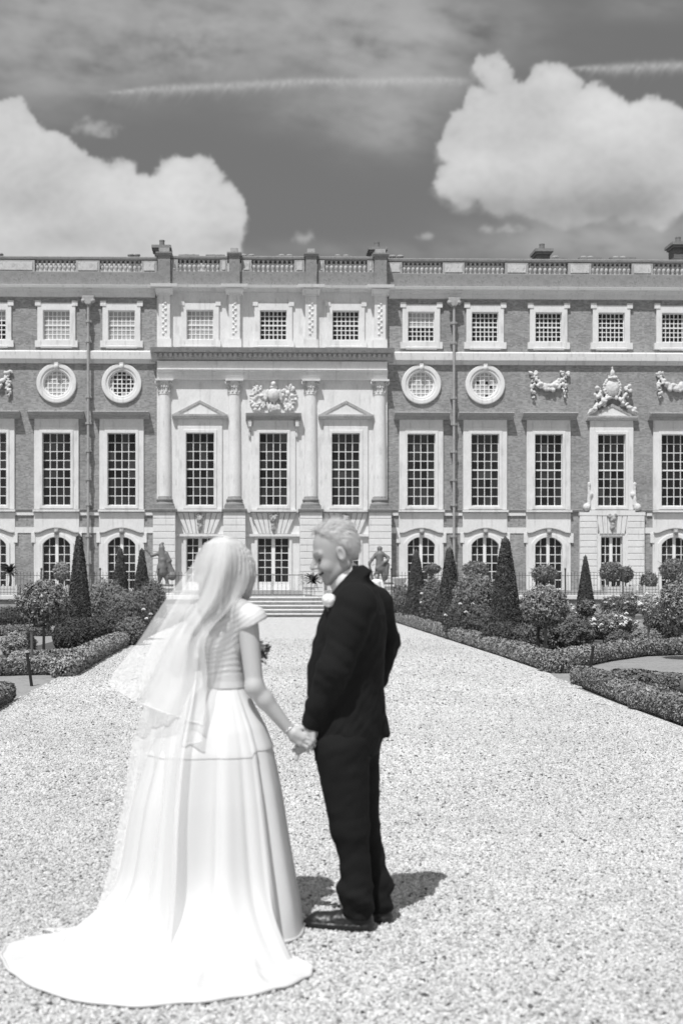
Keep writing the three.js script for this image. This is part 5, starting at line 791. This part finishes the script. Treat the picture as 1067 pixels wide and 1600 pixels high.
  // shoes
  const shoe = (toe, heel, name) => { const d = toe.clone().sub(heel); d.y = 0; const Ls = d.length(); d.normalize(); const s = V(-d.z, 0, d.x); return mesh(name, nets((x, y_, z) => { let y = y_ - 0.014; const dx = x - heel.x, dz = z - heel.z, a = dx * d.x + dz * d.z, b = dx * s.x + dz * s.z, k = a / Ls, w = 0.038 + 0.013 * sin(clamp(k) * PI * 0.9) - 0.014 * sstep(0.85, 1, k), top = lerp(0.105, 0.066, sstep(0.15, 0.7, k)) - 0.020 * sstep(0.8, 1, k); let v = hypot(max(abs(a - Ls / 2) - (Ls / 2 - 0.035), 0), 0) ; const e = hypot(max(abs(a - Ls / 2) - Ls / 2 + 0.04, 0) / 0.04, b / w, y < 0.02 ? 0 : (y - 0.02) / (top - 0.02)); v = (e - 1) * 0.03; y -= 0; v = smax(v, 0.014 - y, 0.004); const sole = max((hypot(max(abs(a - Ls / 2) - Ls / 2 + 0.036, 0) / 0.04, b / (w + 0.004)) - 1) * 0.03, abs(y - 0.014) - 0.011); return smin(v + 0.0015 * noise(a * 60, y * 80, b * 40), sole, 0.002); }, ...bounds([toe, heel, heel.clone().setY(0.15)], 0.06), 0.0045), leather, t); };
  shoe(onGround(476, 1446, 0.014).setY(0), onGround(584, 1453, 0.014).setY(0), 'shoe'); shoe(onGround(530, 1434, 0.014).setY(0), onGround(613, 1440, 0.014).setY(0), 'shoe');
  // shirt collar and cuff, flower
  mesh('shirt_collar', nets((x, y, z) => { const dx = x - cc.x, dy = y - cc.y, dz = z - cc.z, h = dx * ax.x + dy * ax.y + dz * ax.z, r = sqrt(max(0, dx * dx + dy * dy + dz * dz - h * h)); return smax(abs(r - 0.071 + h * 0.10) - 0.0045, abs(h + 0.002) - 0.027, 0.003); }, ...box3(cc, 0.11), 0.004), shirtM, t);
  const fl = g(514, 938, 0.15), petals = []; for (let i = 0; i < 22; i++) { const d = V(rp() - 0.5, rp() - 0.5, rp() - 0.35).normalize(), s = new THREE.SphereGeometry(0.014 + 0.006 * rp(), 9, 7).scale(1, 1, 0.5).lookAt(d).translate(fl.x + d.x * 0.021, fl.y + d.y * 0.019, fl.z + d.z * 0.014); petals.push(s); }
  mesh('boutonniere', join(petals), M.petal, t);
  mesh('boutonniere_leaf', join([0, 1, 2].map((i) => new THREE.SphereGeometry(0.012, 8, 6).scale(0.55, 1.6, 0.25).rotateZ(-0.5 + i * 0.5).translate(fl.x + 0.006 - i * 0.006, fl.y - 0.034, fl.z - 0.012))), mat(0.10), t);
}

// ---- bride
{
  const DB = 5.17, b = (x, y, z = 0) => atZ(x, y, DB - z), px = DB / F;
  const t = group('person', null); tag(t, 'bride in a white gown with long veil and train, seen from behind', 'person', 'wedding couple');
  const AL = 0.6, fw = V(sin(AL), 0, -cos(AL)), rt = V(cos(AL), 0, sin(AL));
  const hb = basis(0.95, -0.05), ho = b(352, 892, 0), head = headField(ho, hb.f, hb.u, hb.l, 1);
  const neck = [b(350, 950, 0.01), b(352, 912, 0), 0.05, 0.046];
  const sh = b(386, 964, 0.06), elb = b(398, 1074, 0.09), wr = b(452, 1141, 0.06), shL = b(312, 964, -0.08), elL = b(280, 1044, -0.06), wrL = b(350, 1030, -0.27);
  const core = [[b(350, 955), b(350, 1010), 0.075, 0.085, 0.05], [b(350, 1010), b(350, 1062), 0.085, 0.072, 0.05], [b(350, 1062), b(348, 1130), 0.075, 0.12, 0.05], [b(362, 1130, 0.06), b(362, 1300, 0.05), 0.08, 0.05], [b(362, 1300, 0.05), b(364, 1440, 0.04), 0.05, 0.035], [b(335, 1130, -0.06), b(338, 1300, -0.06), 0.08, 0.05], [b(338, 1300, -0.06), b(340, 1440, -0.06), 0.05, 0.035], [b(364, 1440, 0.04), b(385, 1444, -0.08), 0.03, 0.018], [b(340, 1440, -0.06), b(362, 1436, -0.18), 0.03, 0.018], [shL, elL, 0.045, 0.036], [elL, wrL, 0.036, 0.023], [wrL, b(372, 1026, -0.28), 0.023, 0.03], [b(350, 955), sh, 0.05, 0.045, 0.03], neck];
  const bodyG = nets(chainField(core, 0.03), ...bounds(core.flatMap((q) => [q[0], q[1]]), 0.14), 0.013);
  const headG = nets((x, y, z) => smin(head(x, y, z), cap(x, y, z, ...neck), 0.02), V(ho.x - 0.15, ho.y - 0.17, ho.z - 0.15), V(ho.x + 0.15, ho.y + 0.16, ho.z + 0.15), 0.005);
  const armF = (x, y, z) => { let d = cap(x, y, z, sh, elb, 0.046, 0.037); const fm = elb.clone().lerp(wr, 0.28); d = smin(d, cap(x, y, z, elb, fm, 0.037, 0.037), 0.02); d = smin(d, cap(x, y, z, fm, wr, 0.037, 0.0235), 0.015); return smin(d, cap(x, y, z, elb.clone().add(V(-0.006, 0.004, 0.012)), elb, 0.03, 0.03), 0.02); };
  const armG = nets(armF, ...bounds([sh, elb, wr], 0.06), 0.0065);
  const hz = 0.06, hand = [[wr, b(463, 1149, hz), 0.022, 0.024], [b(461, 1145, hz + 0.01), b(473, 1152, hz + 0.015), 0.024, 0.019], [b(459, 1152, hz), b(469, 1160, hz + 0.008), 0.022, 0.018],
    ...fingers([[[475, 1147, hz + 0.018, 0.0092], [488, 1148, hz + 0.022, 0.0088], [493, 1158, hz - 0.002, 0.0075]], [[475, 1152, hz + 0.02, 0.0095], [488, 1155, hz + 0.024, 0.009], [491, 1165, hz, 0.0078]], [[473, 1157, hz + 0.018, 0.0092], [485, 1161, hz + 0.024, 0.0088], [487, 1171, hz + 0.004, 0.0075]], [[470, 1161, hz + 0.014, 0.0085], [480, 1167, hz + 0.02, 0.008], [481, 1175, hz + 0.002, 0.007]], [[462, 1139, hz + 0.006, 0.0115], [474, 1137, hz + 0.01, 0.010], [485, 1141, hz + 0.016, 0.0082]]], b)];
  const handG = nets(chainField(hand, 0.011), ...bounds(hand.flatMap((q) => [q[0], q[1]]), 0.035), 0.003);
  mesh('body', mergeGeometries([bodyG, headG, armG, handG].map(bare)), paleSkin, t);
  const brP = b(450, 1138, 0.06), br = mesh('bracelet', new THREE.TorusGeometry(0.0255, 0.0026, 6, 24), mat(0.8, { metalness: 0.6, roughness: 0.25 }), t); br.position.copy(brP); br.quaternion.setFromUnitVectors(V(0, 0, 1), wr.clone().sub(elb).normalize());
  // hair: swept back and down
  const hc = b(351, 884, 0.0), fall0 = b(345, 905, 0.04), fall1 = b(332, 952, 0.10), side = b(378, 900, 0.02);
  const flow = (x, y, z) => { const a = atan2(z - hc.z, x - hc.x); return 0.006 * sin(a * 34 + y * 26 + 2 * noise(x * 16, y * 10, z * 16)) + 0.003 * sin(a * 90 + y * 60) + 0.006 * noise(x * 20, y * 9, z * 20); };
  mesh('hair', nets((x, y, z) => { let d = ell(x, y, z, hc, 0.122, 0.118, 0.118); d = smin(d, cap(x, y, z, fall0, fall1, 0.085, 0.055), 0.05); d = smin(d, cap(x, y, z, side, b(380, 925, 0.0), 0.05, 0.032), 0.04); d = smax(d, -ell(x, y, z, ho.clone().addScaledVector(hb.f, 0.12).add(V(0, -0.035, 0)), 0.075, 0.085, 0.075), 0.015); return d + flow(x, y, z); }, V(hc.x - 0.2, hc.y - 0.25, hc.z - 0.18), V(hc.x + 0.17, hc.y + 0.15, hc.z + 0.22), 0.0055), blonde, t);
  // bodice with gathered folds
  const T = tabled([[934, 342, 364, 0.05], [942, 326, 378, 0.075], [952, 310, 390, 0.09], [965, 304, 394, 0.10], [985, 305, 386, 0.108], [1010, 308, 381, 0.108], [1040, 314, 381, 0.095], [1062, 317, 383, 0.088], [1076, 315, 386, 0.09]]);
  const ruche = (x, y, z, yp) => { const k = (yp + (x - b(350, 0).x) / px * (0.62 - 0.56 * sstep(990, 1040, yp)) + 5 * noise(x * 9, y * 9, z * 8)) / 8.5, w = abs(sin(k * PI)), am = 0.5 + 0.9 * abs(noise(x * 9, yp / 16, z * 9)); return yp > 1056 ? -0.001 : 0.0030 * am * (w ** 0.8 - 0.8); };
  mesh('bodice', nets((x, y, z) => {
    const yp = yPix(y, DB), [, xl, xr, al] = T(yp), L = b(xl, yp).x, R = b(xr, yp).x, c = (L + R) / 2, hw = (R - L) / 2, qx = x - c, qz = z + DB, dx = hw, k = hypot(qx / dx, qz / al);
    let d = (k - 1) * min(dx, al) * 0.9; d = smax(d, (yp - 1074) * px, 0.004); d = smax(d, (935 - yp) * px, 0.006);
    let s = smin(cap(x, y, z, b(366, 949, 0.05), b(394, 969, 0.065), 0.052, 0.060), cap(x, y, z, b(394, 969, 0.065), b(396, 985, 0.07), 0.060, 0.058), 0.02); s = smax(s, (yp - 985 + (x - b(373, 985).x) / px * 0.45) * px, 0.004);
    let sl = cap(x, y, z, b(330, 950, -0.03), shL, 0.05, 0.062); sl = smax(sl, (yp - 985) * px, 0.004);
    return smin(smin(d, s, 0.02), sl, 0.02) + ruche(x, y, z, yp);
  }, V(b(285, 905).x, b(0, 1080).y, -DB - 0.2), V(b(416, 905).x, b(0, 928).y, -DB + 0.2), 0.005), satin, t);
  // skirt and train: one cloth, described by bearing round the body
  const c0 = b(350, 1068, 0), cg = b(346, 1456, 0); cg.y = 0;
  const hemPx = [[476, 1444], [473, 1458], [462, 1476], [436, 1484], [436, 1496], [462, 1508], [489, 1523], [481, 1536], [440, 1553], [380, 1567], [300, 1577], [200, 1583], [120, 1574], [60, 1555], [20, 1530], [3, 1506], [8, 1490], [36, 1479], [90, 1468], [150, 1453], [196, 1436], [250, 1424], [346, 1412], [420, 1418], [462, 1432]];
  const hem = hemPx.map(([x, y]) => { const p = onGround(x, y), dx = p.x - cg.x, dz = p.z - cg.z; return [(atan2(dz, dx) + 2 * PI) % (2 * PI), hypot(dx, dz)]; }).sort((p, q) => p[0] - q[0]);
  const hemR = (a) => { a = (a % (2 * PI) + 2 * PI) % (2 * PI); let i = hem.findIndex((h) => h[0] > a); if (i < 0) i = hem.length; const p = hem[(i - 1 + hem.length) % hem.length], q = hem[i % hem.length]; let a0 = p[0], a1 = q[0]; if (i === 0) a0 -= 2 * PI; if (i === hem.length) a1 += 2 * PI; const k = clamp((a - a0) / (a1 - a0)); return lerp(p[1], q[1], k * k * (3 - 2 * k)); };
  const q5 = tabled([[0, 0], [0.05, 0.09], [0.1, 0.19], [0.17, 0.34], [0.25, 0.46], [0.42, 0.60], [0.6, 0.72], [0.8, 0.86], [1, 1]]);
  const pleatAt = []; { let a = 0; while (a < 2 * PI - 0.2) { pleatAt.push(a); a += 0.34 + 0.42 * rp(); } }
  const pleat = (a, s) => { let v = 0; a = (a % (2 * PI) + 2 * PI) % (2 * PI); for (let i = 0; i < pleatAt.length; i++) { const w = 0.10 + 0.06 * ((i * 37 % 10) / 10), sh_ = ((i * 53 % 17) / 17 - 0.5) * 0.25 * s; let d = a - pleatAt[i] - sh_; if (d > PI) d -= 2 * PI; if (d < -PI) d += 2 * PI; v += (0.5 + 0.5 * ((i * 29 % 7) / 7)) * (exp(-((d / w) ** 2)) - 0.9 * exp(-(((d - w * 1.25) / (w * 0.45)) ** 2))); } return v; };
  const cloth = (a, s, far, out = 0) => {
    const ca = cos(a), sa = sin(a), H = hemR(a), left = sstep(0.1, 0.9, -ca), gr = min(H, 0.345 + 0.06 * left + 0.05 * max(0, sa)), ex = max(0, H - gr);
    const w0 = hypot(0.087 * ca, 0.075 * sa), g0 = gr + min(ex, 0.5) * 0.5 * sstep(0.5, 1, s) ** 2.6, q = q5(s)[1];
    let r = lerp(w0, g0, q) * (1 + 0.32 * left * sin(PI * clamp(q))) * (1 + (0.012 + 0.042 * sstep(0.05, 0.55, s)) * pleat(a, s) * (1 - 0.75 * sstep(0.86, 1, s))) + out;
    let y = c0.y * (1 - s) ** (1 + 0.35 * clamp(ex / 0.3) * s) + 0.024 * s;
    if (far > 0) r = lerp(r, H, far);
    const X = lerp(c0.x, cg.x, s) + r * ca, Z = lerp(c0.z, cg.z, s) + r * sa, lie = sstep(0.88, 1, s) * (ex > 0.05 ? 1 : 0.15), wr_ = fbm(X * 3.2, Z * 3.2 + a, 1.3, 3);
    y += lie * (0.022 * max(0, wr_ + 0.25) + 0.018 * exp(-(((sin(a * 7 + 2 * noise(X * 2, Z * 2))) / 0.25) ** 2)) * (1 - sstep(0.5, 1, far)));
    if (far > 0.93) y = lerp(y, 0.022, (far - 0.93) / 0.07 * 0.8);
    return V(X, max(y, 0.022), Z);
  };
  const wrap = (NA, rows) => { const pos = [], idx = [], n = rows.length; for (let i = 0; i <= NA; i++) rows.forEach(([s, far, out], j) => { const p = cloth(i / NA * 2 * PI, s, far, out); pos.push(p.x, p.y, p.z); if (i < NA && j < n - 1) { const k = i * n + j; idx.push(k, k + n, k + 1, k + 1, k + n, k + n + 1); } }); const g = new THREE.BufferGeometry(); g.setAttribute('position', new THREE.Float32BufferAttribute(pos, 3)); g.setIndex(idx); g.computeVertexNormals(); return g; };
  const skirtRows = []; for (let j = 0; j <= 74; j++) skirtRows.push([j / 74, 0, 0]); for (let j = 1; j <= 26; j++) skirtRows.push([1, j / 26, 0]);
  const skirt = mesh('skirt_and_train', wrap(300, skirtRows), satin, t); skirt.userData.label = 'full white satin skirt spreading into a round train on the gravel';
  const overRows = []; for (let j = 0; j <= 22; j++) overRows.push([0.005 + 0.252 * j / 22, 0, 0.001 + 0.002 * sstep(0.3, 1, j / 22)]); overRows.push([0.2575, 0, 0.002], [0.256, 0, 0.0003]);
  mesh('overskirt', wrap(300, overRows), satin, t);
  { const rim = []; for (let i = 0; i <= 300; i++) { const a = i / 300 * 2 * PI, H = hemR(a); rim.push(V(cg.x + H * cos(a), 0.026, cg.z + H * sin(a))); } mesh('hem_band', tube(rim.slice(0, 300).concat([rim[0]]), 0.007, 0.007, 6, 600), satin, t); }
  // veil: three falls of tulle
  const tulle = new THREE.MeshStandardMaterial({ color: grey(0.86), roughness: 0.9, transparent: true, opacity: 0.35, side: THREE.DoubleSide }), tulle2 = new THREE.MeshStandardMaterial({ color: grey(0.86), roughness: 0.9, transparent: true, opacity: 0.46, side: THREE.DoubleSide }), tulleTrim = new THREE.MeshStandardMaterial({ color: grey(0.9), roughness: 0.8, transparent: true, opacity: 0.5, side: THREE.DoubleSide });
  function fallOf(name, rows, amp, seed, parent, ruffles = 5, cloth = tulle) { // rows of control points from the head down, left to right
    const R = rows.map((r) => new THREE.CatmullRomCurve3(r.map((p) => b(p[0], p[1], p[2])))), nu = 70, nv = 90, P3 = [], I = [], q = [];
    for (let j = 0; j <= nv; j++) for (let i = 0; i <= nu; i++) {
      const u = i / nu, v = j / nv, c = q[i] ??= new THREE.CatmullRomCurve3(R.map((r) => r.getPoint(u))), p = c.getPoint(v);
      const wv = amp * sstep(0, 0.45, v) * (sin(u * PI * 2 * ruffles + seed + 1.6 * noise(u * 3 + seed, v * 2)) + 0.8 * noise(u * 9 + seed, v * 2.5, 3)); p.z += wv; p.x += wv * 0.25; P3.push(p.x, max(0.03, p.y), p.z);
      if (i < nu && j < nv) { const k = j * (nu + 1) + i; I.push(k, k + 1, k + nu + 1, k + 1, k + nu + 2, k + nu + 1); }
    }
    const g = new THREE.BufferGeometry(); g.setAttribute('position', new THREE.Float32BufferAttribute(P3, 3)); g.setIndex(I); g.computeVertexNormals(); const m = mesh(name, g, cloth, parent);
    const at = (i, j) => V(P3[(j * (nu + 1) + i) * 3], P3[(j * (nu + 1) + i) * 3 + 1], P3[(j * (nu + 1) + i) * 3 + 2]), edge = []; for (let i = 0; i <= nu; i += 2) edge.push(at(i, nv)); mesh('veil_edging', tube(edge, 0.0028, 0.0028, 5, 70), tulleTrim, m);
    return m;
  }
  const veil = group('veil', t); veil.userData.label = 'sheer tulle veil blowing out to the left';
  fallOf('short_fall', [[[322, 850, 0.03], [334, 840, 0.08], [352, 837, 0.09], [376, 846, 0.05]], [[297, 886, 0.02], [318, 874, 0.14], [350, 868, 0.16], [391, 882, 0.06]], [[256, 940, 0.02], [296, 930, 0.16], [334, 930, 0.19], [380, 928, 0.10]], [[212, 1008, -0.02], [256, 1004, 0.15], [292, 1000, 0.20], [322, 996, 0.18]], [[178, 1050, -0.04], [226, 1062, 0.14], [274, 1074, 0.20], [324, 1062, 0.18]], [[170, 1068, -0.03], [206, 1092, 0.12], [254, 1112, 0.20], [316, 1132, 0.22]]], 0.012, 1.0, veil, 3);
  fallOf('inner_fall', [[[326, 852, 0.02], [350, 841, 0.07], [372, 850, 0.05]], [[304, 890, 0.0], [345, 874, 0.14], [388, 890, 0.04]], [[272, 945, -0.02], [325, 935, 0.16], [376, 932, 0.08]], [[238, 1005, -0.06], [280, 1002, 0.14], [316, 1000, 0.16]], [[222, 1070, -0.06], [260, 1072, 0.14], [318, 1064, 0.15]], [[234, 1118, -0.04], [268, 1122, 0.16], [322, 1110, 0.20]], [[243, 1160, 0.0], [272, 1166, 0.19], [316, 1158, 0.25]]], 0.007, 3.3, veil, 4);
  fallOf('long_fall', [[[262, 985, 0.02], [285, 990, 0.13], [312, 995, 0.16]], [[236, 1070, -0.04], [268, 1076, 0.15], [305, 1080, 0.20]], [[208, 1160, -0.04], [250, 1165, 0.18], [290, 1170, 0.30]], [[190, 1270, -0.02], [236, 1275, 0.22], [280, 1280, 0.38]], [[168, 1370, 0.02], [222, 1385, 0.28], [275, 1400, 0.46]], [[140, 1440, 0.05], [205, 1462, 0.33], [268, 1482, 0.52]], [[96, 1466, 0.06], [180, 1494, 0.34], [270, 1515, 0.55]]], 0.012, 5.1, veil, 5, tulle2);
  fallOf('trailing_fall', [[[270, 1000, 0.0], [288, 1002, 0.10], [308, 1005, 0.14]], [[240, 1090, -0.06], [262, 1092, 0.08], [296, 1090, 0.16]], [[216, 1180, -0.06], [240, 1184, 0.08], [276, 1184, 0.24]], [[196, 1290, -0.05], [228, 1296, 0.12], [268, 1300, 0.32]], [[176, 1385, -0.02], [216, 1400, 0.18], [262, 1412, 0.42]], [[152, 1444, 0.0], [196, 1466, 0.22], [258, 1486, 0.47]], [[60, 1478, 0.02], [130, 1510, 0.22], [250, 1530, 0.47]]], 0.010, 7.7, veil, 4, tulle2);
  // bouquet in the far hand
  const bq = group('bouquet', null, b(398, 1020, -0.27)); tag(bq, 'small leafy bouquet peeping out beyond the bride\'s elbow', 'bouquet');
  clump(bq, 'greenery', V(0, 0, 0), 0.066, 0.062, 0.06, 260, 0.014, { shoots: 6, tone: 0.12, core: false, shell: 0.9, lump: 0.4 }); blossoms(bq, V(-0.01, 0.01, 0), 0.04, 0.04, 0.04, 9, 0.016); mesh('stems', tube([V(0, -0.02, 0), V(-0.03, -0.10, 0.01), V(-0.05, -0.16, 0.02)], 0.012, 0.009, 6, 5), mat(0.12), bq);
}

// ---- a visitor far behind, by the terrace
{
  const d = 46, o = gz(588, d), t = group('person', null, o); tag(t, 'distant visitor in a white top standing behind the groom\'s shoulder', 'person');
  const K = (x, y, z = 0) => V(x, y, z), body = [[K(0, 1.62), K(0, 1.66), 0.085, 0.09], [K(0, 1.5), K(0, 1.58), 0.05, 0.05], [K(0, 1.35), K(0, 0.95), 0.12, 0.11], [K(-0.18, 1.4), K(-0.24, 1.12), 0.045, 0.038], [K(-0.24, 1.12), K(-0.2, 0.88, 0.1), 0.036, 0.026], [K(-0.2, 0.88, 0.1), K(-0.19, 0.78, 0.11), 0.03, 0.02], [K(0.18, 1.4), K(0.25, 1.12), 0.045, 0.038], [K(0.25, 1.12), K(0.22, 0.88, 0.08), 0.036, 0.026], [K(0.22, 0.88, 0.08), K(0.21, 0.78, 0.09), 0.03, 0.02], [K(-0.09, 0.9), K(-0.1, 0.5), 0.075, 0.055], [K(-0.1, 0.5), K(-0.1, 0.08), 0.055, 0.04], [K(0.09, 0.9), K(0.1, 0.5), 0.075, 0.055], [K(0.1, 0.5), K(0.1, 0.08), 0.055, 0.04], [K(-0.1, 0.04), K(-0.11, 0.035, 0.14), 0.04, 0.03], [K(0.1, 0.04), K(0.11, 0.035, 0.14), 0.04, 0.03], [K(0, 1.62, 0.08), K(0, 1.60, 0.105), 0.02, 0.016]];
  const bd = V(-0.4, -0.02, -0.2), be = V(0.4, 1.85, 0.25);
  mesh('body', nets(chainField(body, 0.04), bd, be, 0.02), skin, t);
  mesh('shirt', nets((x, y, z) => { let v = smin(cap(x, y, z, K(0, 1.38), K(0, 0.95), 0.165, 0.165), cap(x, y, z, K(-0.17, 1.4), K(-0.23, 1.18), 0.07, 0.07), 0.04); v = smin(v, cap(x, y, z, K(0.17, 1.4), K(0.24, 1.18), 0.07, 0.07), 0.04); return smax(smax(v, 0.86 - y, 0.01), y - 1.5, 0.02) + 0.01 * noise(x * 12, y * 12, z * 12); }, bd, be, 0.02), shirtM, t);
  mesh('trousers', nets((x, y, z) => smax(smin(smin(cap(x, y, z, K(-0.09, 0.9), K(-0.1, 0.1), 0.1, 0.07), cap(x, y, z, K(0.09, 0.9), K(0.1, 0.1), 0.1, 0.07), 0.02), cap(x, y, z, K(-0.05, 0.92), K(0.05, 0.92), 0.13, 0.13), 0.04), max(y - 0.96, 0.08 - y), 0.01), bd, be, 0.02), mat(0.06), t);
  mesh('hair', nets((x, y, z) => smax(ell(x, y, z, K(0, 1.67, -0.015), 0.105, 0.115, 0.11), -ell(x, y, z, K(0, 1.6, 0.12), 0.09, 0.1, 0.09), 0.02) + 0.008 * noise(x * 30, y * 30, z * 30), bd, be, 0.015), mat(0.08), t);
}
renderer.render(scene, camera);
